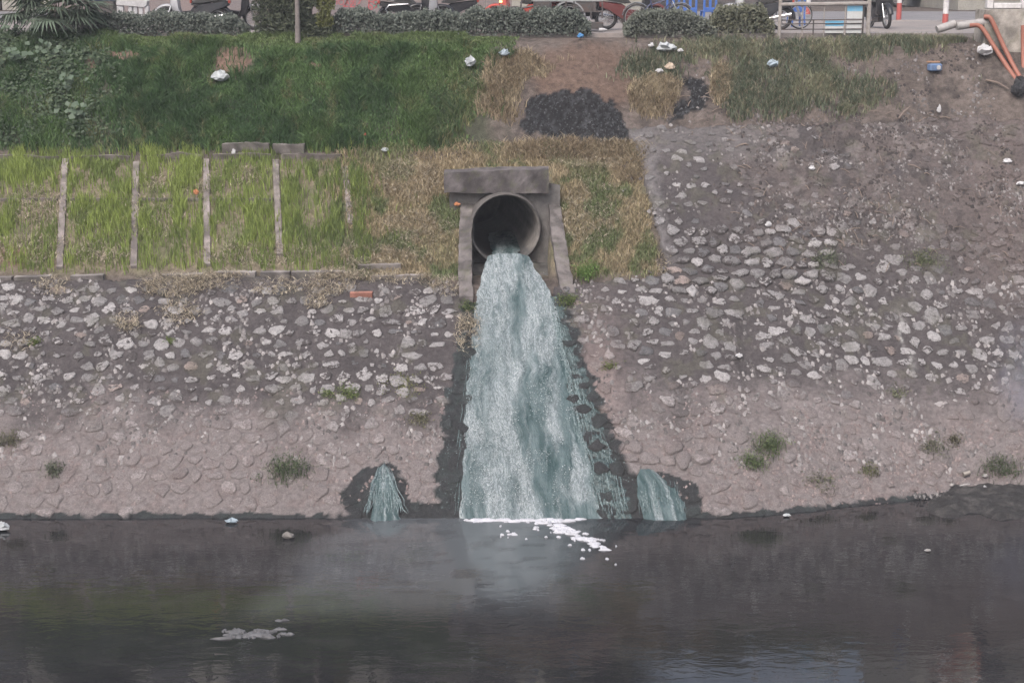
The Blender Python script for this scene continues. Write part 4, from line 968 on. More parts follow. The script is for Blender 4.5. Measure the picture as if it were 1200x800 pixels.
motorbike(518, 14.6, math.pi+0.1, M['black_paint'], M['black_paint'], 'black motorbike facing the looped chrome guard bar of its neighbour', tilt=-.05)
motorbike(738, 14.2, 0.1, plain('maroon paint', (0.13, 0.035, 0.035), .4), M['black_paint'], 'maroon and black motorbike between the bare trunk and the bicycle')
motorbike(886, 14.0, math.pi-.1, M['black_paint'], M['silver_paint'], 'black and silver motorbike behind the brown-tipped hedge end', white_fender=True)
def bicycle(px_, Y, heading, label, frame):
    t_ = empty('bicycle', (xat(px_, Y), Y, SZ), heading, label, 'bicycle', 'bicycles parked on the pavement'); t_.rotation_euler = (0.08, 0, heading); r = 0.325
    wheel(t_, (0.53, 0, r), r, 'b', 0.02); wheel(t_, (-0.53, 0, r), r, 'b', 0.02)
    MB().tube([(-0.08, 0, 0.28), (-0.22, 0, 0.80)], 0.017).tube([(-0.08, 0, 0.28), (0.32, 0, 0.72)], 0.019).tube([(-0.19, 0, 0.62), (0.30, 0, 0.80)], 0.016).tube([(-0.08, .03, 0.28), (-0.53, .05, r)], 0.011).tube([(-0.08, -.03, 0.28), (-0.53, -.05, r)], 0.011).tube([(-0.19, 0.02, 0.66), (-0.53, .05, r)], 0.009).tube([(-0.19, -.02, 0.66), (-0.53, -.05, r)], 0.009).tube([(0.32, 0, 0.70), (0.28, 0, 0.88)], 0.02).build('frame', frame, t_, True)
    MB().tube([(0.53, .05, r), (0.38, .05, 0.62), (0.33, 0.02, 0.72)], 0.014).tube([(0.53, -.05, r), (0.38, -.05, 0.62), (0.33, -0.02, 0.72)], 0.014).build('fork', M['chrome'], t_, True)
    MB().tube([(0.10, 0.28, 0.98), (0.26, 0.2, 1.0), (0.29, 0, 0.96), (0.26, -0.2, 1.0), (0.10, -0.28, 0.98)], 0.013).tube([(0.29, 0, 0.96), (0.28, 0, 0.86)], 0.013).build('handlebar', M['chrome'], t_, True)
    MB().prism([(-0.10, 0.86), (-0.16, 0.88), (-0.34, 0.90), (-0.36, 0.85), (-0.2, 0.82)], 0.14, 0.03).tube([(-0.22, 0, 0.80), (-0.24, 0, 0.85)], 0.013).build('saddle', M['seat'], t_, True)
    for c_, a0, a1 in ((0.53, 40, 150), (-0.53, 40, 170)):
        MB().torus((c_, 0, r), r+0.025, 0.02, n=16, m=6, a0=R(a0), a1=R(a1), wide=1.6).build('mudguard', M['chrome'], t_, True)
    MB().tube([(-0.08, -0.10, 0.28), (-0.08, 0.10, 0.28)], 0.012).torus((-0.08, 0.05, 0.28), 0.09, 0.006).tube([(-0.08, 0.10, 0.28), (0.06, 0.10, 0.20)], 0.01).tube([(-0.08, -0.10, 0.28), (-0.22, -0.10, 0.36)], 0.01).build('crankset', M['steel'], t_, True)
    return t_
bicycle(771, 13.2, 0.1, 'bicycle with silver mudguards in front of the blue stools', M['blue_paint'])
bicycle(914, 14.6, 0.2, 'bicycle standing behind the metal fence with panels', M['darksteel'])

# cargo tricycle: flat bed on a big wheel
ct = empty('cargo_tricycle', (xat(664, 13.2), 13.2, SZ), 0.04, 'rusty cargo tricycle with flat steel bed and arched wheel guard', 'cargo tricycle')
for c_ in ((0.02, -0.42, 0.33), (0.02, 0.42, 0.33)):
    wheel(ct, c_, 0.33, 'b', 0.03)
    MB().torus(c_, 0.385, 0.03, n=20, m=6, a0=R(8), a1=R(172), wide=1.3).build('wheel_guard', M['steel'], ct, True)
MB().box((0, 0, 0.735), (1.7, 0.9, 0.05), ch=0.01).build('bed', M['steel'], ct)
mb = MB()
for q in (-0.82, -0.45, -0.05, 0.14, 0.55, 0.82):
    mb.box((q, -0.46, 0.52), (0.035, 0.03, 0.40))
mb.box((0, -0.46, 0.48), (1.66, 0.028, 0.035)).box((0, 0.44, 0.52), (1.66, 0.03, 0.36)).box((-0.6, -0.44, 0.60), (0.42, 0.02, 0.22)).box((0.42, -0.44, 0.60), (0.5, 0.02, 0.20))
mb.build('side_frame', M['darksteel'], ct)
MB().box((0.68, -0.30, 0.15), (0.36, 0.22, 0.16), ch=0.02).box((-0.72, 0, 0.30), (0.05, 0.8, 0.6)).build('support', M['darksteel'], ct)
wheel(ct, (-1.25, 0, 0.30), 0.30, 'b', 0.03)
MB().tube([(-0.8, 0, 0.6), (-1.1, 0, 0.55), (-1.25, 0.06, 0.30)], 0.025).tube([(-1.12, 0, 0.55), (-1.05, 0, 1.0)], 0.02).tube([(-1.02, -0.3, 1.02), (-1.05, 0, 1.0), (-1.02, 0.3, 1.02)], 0.015).build('steering', M['darksteel'], ct, True)
# bottle lying by the tricycle
o = MB().tube([(0, 0, 0.06), (0.12, 0, 0.06), (0.16, 0, 0.06), (0.2, 0, 0.06)], [0.04, 0.04, 0.02, 0.018], 10).build('bottle', M['white'], None, True); o.location = (xat(702, 12.5), 12.5, SZ); tag(o, 'small white bottle on the ground beside the tricycle', 'bottle')

# blue plastic chairs
def chair(px_, Y, rz, label):
    t_ = empty('plastic_chair', (xat(px_, Y), Y, SZ), rz, label, 'chair', 'blue plastic chairs on the pavement'); B_ = M['blue_plastic']
    MB().box((0, 0, 0.40), (0.36, 0.36, 0.035), ch=0.012).build('seat', B_, t_)
    MB().box((-0.155, -0.17, 0.62), (0.06, 0.03, 0.42), ch=0.01).box((0.155, -0.17, 0.62), (0.06, 0.03, 0.42), ch=0.01).box((0, -0.17, 0.79), (0.26, 0.03, 0.08), ch=0.01).box((0, -0.17, 0.62), (0.07, 0.026, 0.28)).box((0, -0.17, 0.46), (0.26, 0.03, 0.08), ch=0.01).build('backrest', B_, t_)
    for a_ in (-1, 1):
        for b_ in (-1, 1): MB().tube([(a_*.15, b_*.15, 0.39), (a_*.18, b_*.18, 0)], [0.034, 0.024], 6).build('leg', B_, t_)
chair(787, 16.2, 0.1, 'blue plastic chair just behind the bicycle handlebar'); chair(808, 16.1, -0.05, 'blue plastic chair between two others like it'); chair(830, 16.2, 0.12, 'blue plastic chair beside the brown-tipped hedge end')
chair(933, 16.5, 0.2, 'blue plastic chair behind the metal fence')

# metal fence with blue and white panels
fy = 11.75; fz = float(bank_z(5.8, fy))
fn = empty('metal_fence', (xat(966, fy), fy, ST), 0, 'rusty metal frame fence with blue and white panels at the bank edge', 'fence')
def fx(p): return xat(p, fy)-xat(966, fy)
def fzz(p): return float(at_y(966, p, fy)[2])-ST
def bar(name, xa, ya, xb, yb, r, m_, dy=0.0): return MB().tube([(fx(xa), dy, fzz(ya)), (fx(xb), dy, fzz(yb))], r, 6).build(name, m_, fn)
M['fence'] = plain('weathered pale steel', (0.36, 0.33, 0.31), 0.6, 0.2, 0.6, 10, dirt=(0.18, 0.13, 0.11))
M['panelblue'] = plain('blue sheet', (0.16, 0.42, 0.62), 0.5, 0, 0.45, 5, dirt=(0.42, 0.42, 0.42))
M['panelwhite'] = plain('white sheet', (0.52, 0.53, 0.53), 0.5, 0, 0.45, 5, dirt=(0.38, 0.35, 0.32))
bar('post', 914, -6, 914, 47, 0.042, M['fence']); bar('post', 1018, -8, 1018, 46, 0.05, M['fence'], -0.01)
bar('rail', 914, 5.5, 1018, 4, 0.042, M['fence'], -0.005)
for yy in (24, 28.5, 35): bar('rail', 914, yy, 1012, yy-1, 0.012, M['darksteel'], 0.02)
bar('bar', 941, 8, 941, 42, 0.016, M['fence'], 0.03); bar('bar', 966, 6, 966, 42, 0.014, M['fence'], 0.03); bar('bar', 991, 6, 991, 44, 0.02, M['fence'], 0.03); bar('bar', 954, 24, 954, 42, 0.016, M['darksteel'], 0.035); bar('bar', 1012, 6, 1012, 44, 0.022, M['darksteel'], 0.03)
def panel(xa, ya, xb, yb, m_): return MB().box(((fx(xa)+fx(xb))/2, 0.045, (fzz(ya)+fzz(yb))/2), (abs(fx(xb)-fx(xa)), 0.015, abs(fzz(yb)-fzz(ya)))).build('panel', m_, fn)
panel(993, 7, 1011, 13.5, M['panelblue']); panel(993, 13.6, 1011, 22, M['panelwhite']); panel(968, 24.5, 989.5, 31, M['panelblue']); panel(968, 31.1, 989.5, 39, M['panelwhite']); panel(993, 24.5, 1010.5, 39, M['panelwhite'])

# striped posts
def spost(px_, py_, label, r=0.075, h=1.1, redh=0.32):
    p_ = stp(px_, py_); t_ = empty('striped_post', (p_[0], p_[1], SZ), 0, label, 'post', 'red and white posts along the road')
    MB().tube([(0, 0, 0), (0, 0, redh)], r*1.02, 14).build('red_band', M['red_post'], t_, True); MB().tube([(0, 0, redh), (0, 0, h)], r, 14).build('white_band', M['white_post'], t_, True)
    MB().tube([(0, 0, h), (0, 0, h+0.02), (0, 0, h+0.05)], [r*1.02, r*.9, r*.3], 14).build('cap', M['red_post'], t_, True)
spost(1053, 24, 'red and white striped post next to the black motorbike', redh=0.5); spost(1107.5, 27, 'red and white striped post before the grey plastic pipes', r=0.08, redh=0.25); spost(947, 17, 'red and white striped post seen through the metal fence', redh=0.25)
o = MB().tube([(0, 0, 0), (0, 0, 1.6)], 0.03, 10).build('white_pole', M['white_post'], None, True); o.location = (xat(870, 14), 14, SZ); tag(o, 'thin white pole rising behind the hedge beside the fence', 'pole')

# painted wall with red lettering
wy = 18.6
wl_ = empty('roadside_wall', (xat(365, wy), wy, SZ), 0, 'long faded low wall with red painted digits behind the motorbikes', 'wall')
xw0, xw1 = xat(60, wy)-wl_.location[0], xat(600, wy)-wl_.location[0]
k = 0; xx = xw0
while xx < xw1-0.05:
    nx = min(xx+2.4, xw1); MB().box(((xx+nx)/2, 0.1, 0.95), (nx-xx-0.012, 0.2, 1.9), ch=0.01).build('wall_panel', M['wallpaint'], wl_); xx = nx
MB().box(((xw0+xw1)/2, 0.1, 1.94), (xw1-xw0, 0.3, 0.07), ch=0.01).build('coping', M['pavement'], wl_)
def lettering(s, px_, py_, size, m_):
    cu = bpy.data.curves.new('lettering', 'FONT'); cu.body = s; cu.size = size; cu.extrude = 0.002; ob = bpy.data.objects.new('t', cu); COL.objects.link(ob)
    bpy.context.view_layer.update(); me = bpy.data.meshes.new_from_object(ob.evaluated_get(bpy.context.evaluated_depsgraph_get())); bpy.data.objects.remove(ob, do_unlink=True)
    o_ = link('lettering', me, m_, wl_); q = at_y(px_, py_, wy); o_.location = (q[0]-wl_.location[0], -0.006, q[2]-SZ); o_.rotation_euler = (R(90), 0.06, 0); return o_
M['redtext'] = plain('red paint lettering', (0.40, 0.09, 0.10), 0.8, 0, 0.5, 30, dirt=(0.28, 0.22, 0.21)); M['greentext'] = plain('green paint lettering', (0.08, 0.22, 0.17), 0.8, 0, 0.5, 30, dirt=(0.28, 0.22, 0.21))
lettering('KHOAN', 383, 5, 0.22, M['redtext']); lettering('227 19', 401, 8, 0.36, M['redtext']); lettering('S', 431, 11.5, 0.34, M['redtext']); lettering('A', 437, 9.5, 0.28, M['greentext'])

# white plastic bench and a blue box at the left
bn = empty('plastic_bench', (xat(157, 13.4), 13.4, SZ), 0.12, 'white plastic bench with slotted ends behind the left hedge', 'bench')
MB().prism([(-0.38, 0.62), (0.30, 0.56), (0.36, 0.62), (0.38, 0.72), (0.30, 0.75), (-0.38, 0.73)], 0.42, 0.03).build('seat', M['white'], bn, True)
for q in (-0.30, -0.06, 0.06, 0.19, 0.33): MB().box((q, -0.15, 0.30), (0.10 if q != -0.30 else 0.16, 0.06, 0.60), ch=0.02).build('leg', M['white'], bn)
for q in (-0.30, 0.0, 0.31): MB().box((q, 0.16, 0.30), (0.12, 0.06, 0.60), ch=0.02).build('leg', M['white'], bn)
bb = empty('blue_crate', (xat(122, 14.2), 14.2, SZ), 0, 'dark blue crate stacked behind the fan palm', 'crate')
MB().box((0, 0, 0.95), (0.62, 0.42, 0.50), ch=0.02).build('body', M['blue_paint'], bb); MB().box((0, 0, 1.21), (0.66, 0.46, 0.05), ch=0.01).build('rim', M['blue_paint'], bb); MB().box((0, 0, 0.35), (0.60, 0.40, 0.70), ch=0.02).build('base', M['darksteel'], bb)

# parked car far along the road
cr = empty('parked_car', (xat(1078, 44), 44, ST-0.04), 0.05, 'dark parked car standing across the road beyond the striped posts', 'car')
MB().prism([(-2.1, 0.35), (-2.15, 0.75), (-1.95, 0.95), (-1.3, 1.0), (-0.75, 1.42), (0.55, 1.45), (1.2, 1.02), (2.0, 0.88), (2.15, 0.6), (2.1, 0.32)], 1.7, 0.12).build('body', M['black_paint'], cr, True)
for s_ in (-1, 1):
    MB().prism([(-1.15, 1.0), (-0.7, 1.36), (-0.1, 1.38), (-0.1, 1.0)], 0.02, 0.004, s_*0.84).build('window', M['glass'], cr); MB().prism([(-0.04, 1.0), (-0.04, 1.38), (0.5, 1.38), (1.0, 1.02)], 0.02, 0.004, s_*0.84).build('window', M['glass'], cr)
    for q in (-1.3, 1.3): wheel(cr, (q, s_*0.78, 0.31), 0.31, 'moto', 0.08)
    MB().box((2.1, s_*0.6, 0.68), (0.08, 0.3, 0.14), ch=0.02).build('headlight', M['white'], cr); MB().box((-2.12, s_*0.6, 0.72), (0.06, 0.3, 0.14), ch=0.02).build('tail_light', M['red_paint'], cr)

# concrete pillar with orange ducts
cpx = xat(1179, 11.2); pt = at_y(1155, 12, 10.9); pb = at_y(1180, 112, 10.4)
cp = rough_prism('concrete_pillar', [[(at_y(1156, 12, 10.9)[0], 10.9, pb[2]-0.5), (at_y(1201, 12, 10.9)[0], 10.9, pb[2]-0.5), (at_y(1201, 12, 10.9)[0], 11.7, pb[2]-0.5), (at_y(1156, 12, 10.9)[0], 11.7, pb[2]-0.5)],
     [(at_y(1155, 12, 10.9)[0], 10.9, pt[2]), (at_y(1202, 12, 10.9)[0], 10.9, pt[2]+0.03), (at_y(1202, 12, 10.9)[0], 11.7, pt[2]+0.03), (at_y(1155, 12, 10.9)[0], 11.7, pt[2])]], None, (0.33, 0.30, 0.27), 0.012, 90)
tag(cp, 'pale square concrete pillar with orange ducts running down beside it', 'pillar')
cb = empty('bridge_rail', (cpx, 11.3, pt[2]+0.03), 0, 'white concrete railing end on top of the pillar', 'railing')
for nm_, c_, d_ in (('rail', (0.1, 0, 0.55), (1.2, 0.2, 0.12)), ('post', (-0.38, 0, 0.245), (0.14, 0.2, 0.49)), ('post', (0.42, 0, 0.245), (0.14, 0.2, 0.49)), ('plinth', (0.02, 0, 0.06), (0.64, 0.22, 0.12))): MB().box(c_, d_, ch=0.012).build(nm_, M['white_post'], cb)
def duct(pts, r, label):
    P = [at_y(a_, b_, Y_) for a_, b_, Y_ in pts]; Q = []
    for i in range(len(P)-1):
        p0, p1, p2, p3 = P[max(i-1, 0)], P[i], P[i+1], P[min(i+2, len(P)-1)]
        for s_ in np.linspace(0, 1, 6, endpoint=False): Q.append(0.5*((2*p1)+(-p0+p2)*s_+(2*p0-5*p1+4*p2-p3)*s_**2+(-p0+3*p1-3*p2+p3)*s_**3))
    Q.append(P[-1]); o_ = MB().tube(Q, r, 10).build('orange_duct', M['orange'], None, True); return tag(o_, label, 'duct', 'orange ducts by the pillar')
duct([(1136, 30, 10.9), (1146, 30, 10.9), (1153, 36, 10.85), (1165, 55, 10.7), (1180, 78, 10.45), (1197, 104, 10.05)], 0.052, 'orange duct bending down the bank, lower of the pair by the pillar')
duct([(1153, 20, 10.9), (1160, 21, 10.85), (1166, 32, 10.8), (1175, 52, 10.7), (1188, 78, 10.45), (1203, 104, 10.05)], 0.052, 'orange duct hugging the pillar corner, upper of the pair')
duct([(1199, 30, 10.8), (1199, 60, 10.7), (1200, 100, 10.3), (1204, 120, 10.0)], 0.05, 'thin orange duct hanging straight down the right edge of the pillar')
for k, (pts, lb) in enumerate([([(1098, 35, 11.0), (1119, 28, 11.05)], 'grey plastic pipe end pointing away from the pillar'), ([(1121, 31, 10.95), (1162, 25, 11.0)], 'grey plastic pipe running into the concrete pillar')]):
    P = [at_y(*q) for q in pts]; o_ = MB().tube(P, [0.09, 0.095], 14).build('plastic_pipe', M['pvc'], None, True); tag(o_, lb, 'pipe', 'grey plastic pipes')

# ------------------------------------------------------------------ hedges, trees, palm
def foliage_cols(n, a, b_, s_=0.3): return mixcol(a, b_, np.clip(rng.normal(0.4, s_, n), 0, 1))
def hedge(pa, pb_, Y, hgt, n, label, ca=(0.07, 0.085, 0.072), cb_=(0.19, 0.21, 0.18)):
    x0, x1 = xat(pa, Y), xat(pb_, Y); t_ = empty('hedge', ((x0+x1)/2, Y, ST-0.02), 0, label, 'hedge', 'clipped hedges along the bank top')
    L = x1-x0; u = rng.uniform(-L/2, L/2, n); top = hgt*(0.70+0.6*fbm(u*2.6+pa, u*0+1, 7, 4)+0.18*rng.random(n)**3); v = rng.random(n)**0.6*top; d = rng.normal(0, 0.19, n)*(1-0.25*v/hgt)
    endf = np.clip((L/2-np.abs(u))/0.3, 0.25, 1); v *= endf**0.5
    P = np.stack([u, d, v], 1); nr = np.stack([rng.normal(0, .6, n), -0.6+rng.normal(0, .5, n), 0.5+rng.normal(0, .4, n)], 1)
    leaf_mesh('foliage', P, nr, rng.uniform(0.045, 0.09, n), foliage_cols(n, ca, cb_), t_, aspect=0.5)
    mb = MB()
    for k in range(int(L*7)):
        a_ = random.uniform(-L/2, L/2); mb.tube([(a_, random.uniform(-.1, .1), -0.05), (a_+random.uniform(-.06, .06), random.uniform(-.15, .05), hgt*0.45), (a_+random.uniform(-.15, .15), random.uniform(-.2, .1), hgt*0.8)], 0.009, 4, False)
    mb.build('stems', M['bark'], t_)['kind'] = 'stuff'
    return t_
hedge(40, 290, 12.0, 0.50, 15000, 'dark clipped hedge between the fan palm and the conifer')
hedge(384, 692, 12.0, 0.56, 25000, 'long dark clipped hedge between the conifer and the bare trunk')
hedge(731, 838, 12.0, 0.50, 9500, 'grey-green clipped hedge below the blue stools', (0.085, 0.095, 0.08), (0.21, 0.225, 0.185))
hedge(826, 906, 12.1, 0.62, 8500, 'taller hedge end with brown tips next to the metal fence', (0.085, 0.095, 0.068), (0.22, 0.215, 0.15))

def tree(px_, py_, r0, h, label, crown, cols, bark, bend=0.1):
    b_ = hit(px_, py_); t_ = empty('street_tree', (b_[0], b_[1], b_[2]-0.05), 0, label, 'tree')
    P = [(0, 0, 0), (bend*.2, 0.02, h*.2), (bend*.5, -0.02, h*.45), (bend, 0.05, h*.7), (bend*1.2, 0.0, h)]
    tr = MB(); tr.tube(P, [r0*1.25, r0, r0*.9, r0*.7, r0*.25], 12)
    for k in range(9):
        a_ = random.uniform(0, 6.28); z_ = h*random.uniform(.5, .92); l_ = h*random.uniform(.12, .25); tr.tube([(bend*z_/h, 0, z_), (bend*z_/h+l_*.6*math.cos(a_), l_*.6*math.sin(a_), z_+l_*.5), (bend*z_/h+l_*math.cos(a_), l_*math.sin(a_), z_+l_*.8)], [r0*.4, r0*.25, r0*.08], 6)
    tr.build('trunk', bark, t_, True); crown(t_, cols); return t_
def crown_round(h, R_, n, sz):
    def f(t_, cols):
        C = np.stack([rng.normal(0, R_*.45, 46), rng.normal(0, R_*.45, 46), h*.95+rng.normal(0, R_*.3, 46)], 1); k = rng.integers(0, 46, n)
        P = C[k]+rng.normal(0, R_*.17, (n, 3)); leaf_mesh('crown', P, rng.normal(size=(n, 3))+np.array([0, 0, .6]), rng.uniform(sz*.6, sz*1.3, n), foliage_cols(n, *cols), t_)
    return f
def crown_conifer(t_, cols):
    n = 26000; z_ = rng.uniform(0.05, 2.6, n); rad = 1.0*(1-0.12*np.abs(z_-1.0))*np.sqrt(rng.random(n)); a_ = rng.uniform(0, 6.28, n)
    P = np.stack([rad*np.cos(a_)-0.12, 0.28+np.abs(rad*np.sin(a_))*0.9-0.1, z_], 1); k = fbm(P[:, 0]*3, P[:, 2]*3, 5, 2); P = P[(k > 0.22)]; n = len(P)
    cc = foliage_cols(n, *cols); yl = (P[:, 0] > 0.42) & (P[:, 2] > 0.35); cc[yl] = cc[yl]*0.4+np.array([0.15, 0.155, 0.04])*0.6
    leaf_mesh('crown', P, np.stack([rng.normal(0, .5, n), rng.normal(-.4, .5, n), rng.normal(.1, .3, n)], 1), rng.uniform(0.07, 0.16, n), cc, t_, aspect=0.22)
tree(349, 48, 0.055, 3.0, 'dense conifer shrub with a pale thin trunk between the two hedges', crown_conifer, ((0.045, 0.056, 0.042), (0.12, 0.135, 0.085)), M['bark'], 0.03)
tree(718, 29, 0.115, 5.5, 'bare grey tree trunk rising beside the cargo tricycle', crown_round(5.5, 1.9, 9000, 0.13), ((0.035, 0.055, 0.03), (0.09, 0.12, 0.05)), M['darkbark'], 0.0)

# fan palm
pz = hit(62, 46); fp = empty('fan_palm', (pz[0], 11.9, ST-0.1), 0, 'bushy fan palm with drooping fronds at the bank top', 'palm')
MB().tube([(0, 0, -0.1), (0.02, 0, 0.3), (0, 0, 0.75)], [0.14, 0.13, 0.10], 10).build('trunk', M['bark'], fp, True)
for k in range(30):
    a_ = random.uniform(3.0, 6.4) if k > 8 else R([185, 200, 235, 300, 330, 345, 270, 215, 320][k]); el = random.uniform(-0.1, 0.9); ln = random.uniform(0.5, 1.0)
    d0 = np.array([math.cos(a_)*math.cos(el), math.sin(a_)*math.cos(el), math.sin(el)]); base = np.array([0, 0, 0.62]); tip = base+d0*ln
    side = np.cross(d0, [0, 0, 1.]); side /= np.linalg.norm(side); upn = np.cross(side, d0); V = []; F = []
    nl = 24; R_ = random.uniform(0.6, 0.9); cc = []
    for j in range(nl):
        th = R(-105+210*j/(nl-1)); dr = d0*math.cos(th)+side*math.sin(th); wv = 0.026
        pr = np.cross(dr, upn); b_ = len(V); m_ = tip+dr*R_*.5-np.array([0, 0, .05]); e_ = tip+dr*R_*random.uniform(.85, 1.05)-np.array([0, 0, random.uniform(.15, .42)])
        V += [tip-pr*wv*.4, tip+pr*wv*.4, m_-pr*wv+upn*.01, m_+pr*wv, e_]; F += [(b_, b_+1, b_+3, b_+2), (b_+2, b_+3, b_+4)]
        cv = np.array([0.085, 0.11, 0.08])*random.uniform(.7, 1.7); cc += [cv]*5
    mb = MB(); mb.add(V, F); b_ = len(mb.v); mb.tube([base, (base+tip)/2+np.array([0, 0, .05]), tip], 0.012, 5); cc += [np.array([0.10, 0.12, 0.06])]*(len(mb.v)-b_)
    me = bpy.data.meshes.new('frond'); me.from_pydata(mb.v, [], mb.f); me.update(); setcol(me, np.array(cc)); link('frond', me, M['leaf'], fp)
mb = MB()
for k in range(26):
    a_ = random.uniform(0, 6.28); l_ = random.uniform(.2, .45); mb.tube([(0.05*math.cos(a_), 0.05*math.sin(a_), .5), (l_*.7*math.cos(a_), l_*.7*math.sin(a_)-.05, .35), (l_*math.cos(a_), l_*math.sin(a_)-.1, -.02)], 0.012, 4)
mb.build('dead_leaf_skirt', plain('dead palm leaf', (0.15, 0.085, 0.07), 0.9), fp)

# ------------------------------------------------------------------ weeds growing out of the wall
def weed(px_, py_, wpx, hpx, n, label, ca=(0.06, 0.085, 0.04), cb_=(0.14, 0.17, 0.08), name='weed'):
    q = hit_fast(px_, py_) if py_ > 150 else hit(px_, py_); sc = (26+q[1])/FPX; w_ = wpx*sc; h_ = hpx*sc
    P = np.stack([rng.normal(0, w_*.28, n), rng.normal(0, w_*.18, n), np.full(n, -0.02)], 1); P[:, 2] += 0.65*P[:, 1]
    L = h_*rng.uniform(.4, 1.0, n); cc = foliage_cols(n, ca, cb_)*rng.uniform(.8, 1.2, (n, 1))
    o_ = empty(name, tuple(q), 0, label, 'weed', 'weeds growing on the stone slopes'); blades('blades', P, L, np.full(n, 0.011), rng.uniform(.2, .9, n), cc, M['blade'], None, None, 'stuff', o_)
    k = n*5; j = rng.integers(0, n, k); PP = P[j]+np.stack([rng.normal(0, w_*.12, k), rng.normal(0, w_*.1, k), L[j]*rng.uniform(.2, .95, k)], 1)
    lf = leaf_mesh('leaves', PP, rng.normal(size=(k, 3))+np.array([0, -.5, .8]), rng.uniform(.025, .055, k), foliage_cols(k, tuple(np.array(ca)*1.2), tuple(np.array(cb_)*1.25)), o_, aspect=.45, kind='stuff')
    return o_
weed(338, 555, 46, 24, 160, 'bushy green weed on the pinkish stones left of the small side fall', (0.05, 0.07, 0.04), (0.12, 0.145, 0.08))
weed(902, 525, 36, 22, 140, 'upright green weed on the silt, taller of a close pair')
weed(882, 545, 30, 18, 90, 'low green weed touching the taller weed on the silt')
weed(64, 553, 22, 16, 60, 'small dull weed low on the stones near the floating white bag', (0.07, 0.08, 0.06), (0.13, 0.14, 0.09))
weed(10, 520, 30, 20, 70, 'straggly dull weed on the stones at the edge of the picture', (0.09, 0.09, 0.06), (0.16, 0.15, 0.10))
weed(408, 463, 26, 10, 80, 'bright green tuft on the stones above the small side fall', (0.07, 0.10, 0.03), (0.17, 0.20, 0.08))
weed(384, 463, 14, 8, 40, 'tiny green tuft next to the bright green tuft', (0.07, 0.10, 0.03), (0.17, 0.20, 0.08))
weed(474, 450, 44, 6, 80, 'flat strip of moss-like grass beside the wet stones', (0.10, 0.11, 0.04), (0.18, 0.18, 0.08))
weed(490, 493, 26, 10, 60, 'dull yellow weed between the cascade and the pinkish stones', (0.10, 0.10, 0.06), (0.17, 0.16, 0.10))
weed(38, 402, 14, 8, 40, 'green tuft growing from the top stones beside pale flat stone', (0.07, 0.10, 0.03), (0.17, 0.20, 0.08))
weed(198, 400, 12, 7, 30, 'green tuft below the straw on the stone wall', (0.07, 0.10, 0.03), (0.17, 0.20, 0.08))
weed(665, 355, 22, 14, 80, 'green tuft at the foot of the right wing wall', (0.07, 0.10, 0.03), (0.16, 0.19, 0.08))
weed(688, 322, 26, 20, 110, 'bright green grass clump beside the right wing wall', (0.07, 0.13, 0.03), (0.15, 0.22, 0.07))
weed(548, 360, 18, 10, 60, 'dark weed at the foot of the left wing wall', (0.05, 0.075, 0.03), (0.12, 0.14, 0.06))
weed(715, 430, 18, 6, 40, 'thin green tuft on the mud beside the cascade', (0.09, 0.11, 0.04), (0.18, 0.19, 0.08))
weed(1172, 552, 42, 18, 120, 'spreading dull green weed above the black mud', (0.05, 0.065, 0.04), (0.12, 0.135, 0.08))
weed(1092, 525, 36, 12, 80, 'dull low weed on the silt below the pale lime streak', (0.07, 0.075, 0.05), (0.14, 0.14, 0.09))
weed(1118, 518, 16, 14, 50, 'small reddish-green weed on the silt', (0.09, 0.08, 0.06), (0.15, 0.14, 0.09))
weed(962, 565, 36, 12, 60, 'sparse weed low on the silt near the waterline', (0.08, 0.085, 0.055), (0.15, 0.15, 0.10))
weed(1018, 553, 20, 12, 50, 'small olive weed on bare silt', (0.08, 0.085, 0.045), (0.16, 0.16, 0.09))
weed(1083, 306, 38, 14, 110, 'olive grass tuft on the earth-covered paving', (0.08, 0.095, 0.05), (0.16, 0.17, 0.10))
weed(968, 305, 36, 14, 80, 'dull tuft among the exposed stone heap', (0.07, 0.09, 0.06), (0.15, 0.16, 0.10))
weed(1050, 460, 24, 8, 40, 'faint tuft at the top of the silt band', (0.09, 0.10, 0.06), (0.17, 0.17, 0.11))
weed(555, 262, 8, 26, 46, 'leafy weed hanging over the left side of the pipe mouth', (0.07, 0.085, 0.06), (0.15, 0.165, 0.12)).location = (XC-0.80, 6.38, 3.55)
# broad-leaved weeds under the palm
for k, (a_, b_, s_, lb) in enumerate([(24, 78, 26, 'pale broad-leaved weed with a trailing leaf on the dark bank'), (60, 68, 34, 'broad-leaved weed spreading below the fan palm'), (88, 142, 24, 'pale broad-leaved weed low on the dark bank'), (14, 40, 34, 'broad-leaved weed beside the palm trunk'), (84, 108, 16, 'single small broad-leaved weed between the others')]):
    q = hit(a_, b_); n = 16; sc = (26+q[1])/FPX*s_; P = np.stack([rng.normal(0, sc*.4, n), rng.normal(-.08, .1, n), rng.uniform(.08, .38, n)], 1)
    o_ = empty('broadleaf_weed', tuple(q), 0, lb, 'weed', 'broad-leaved weeds on the left bank'); cc = foliage_cols(n, (0.085, 0.12, 0.08), (0.125, 0.165, 0.115)); nr = np.stack([rng.normal(0, .3, n), -.8+rng.normal(0, .2, n), np.full(n, .7)], 1)
    for j in range(n): leaf_mesh('leaf', P[j:j+1]*0, nr[j:j+1], rng.uniform(.12, .2, 1), cc[j:j+1], o_, aspect=.85).location = P[j]

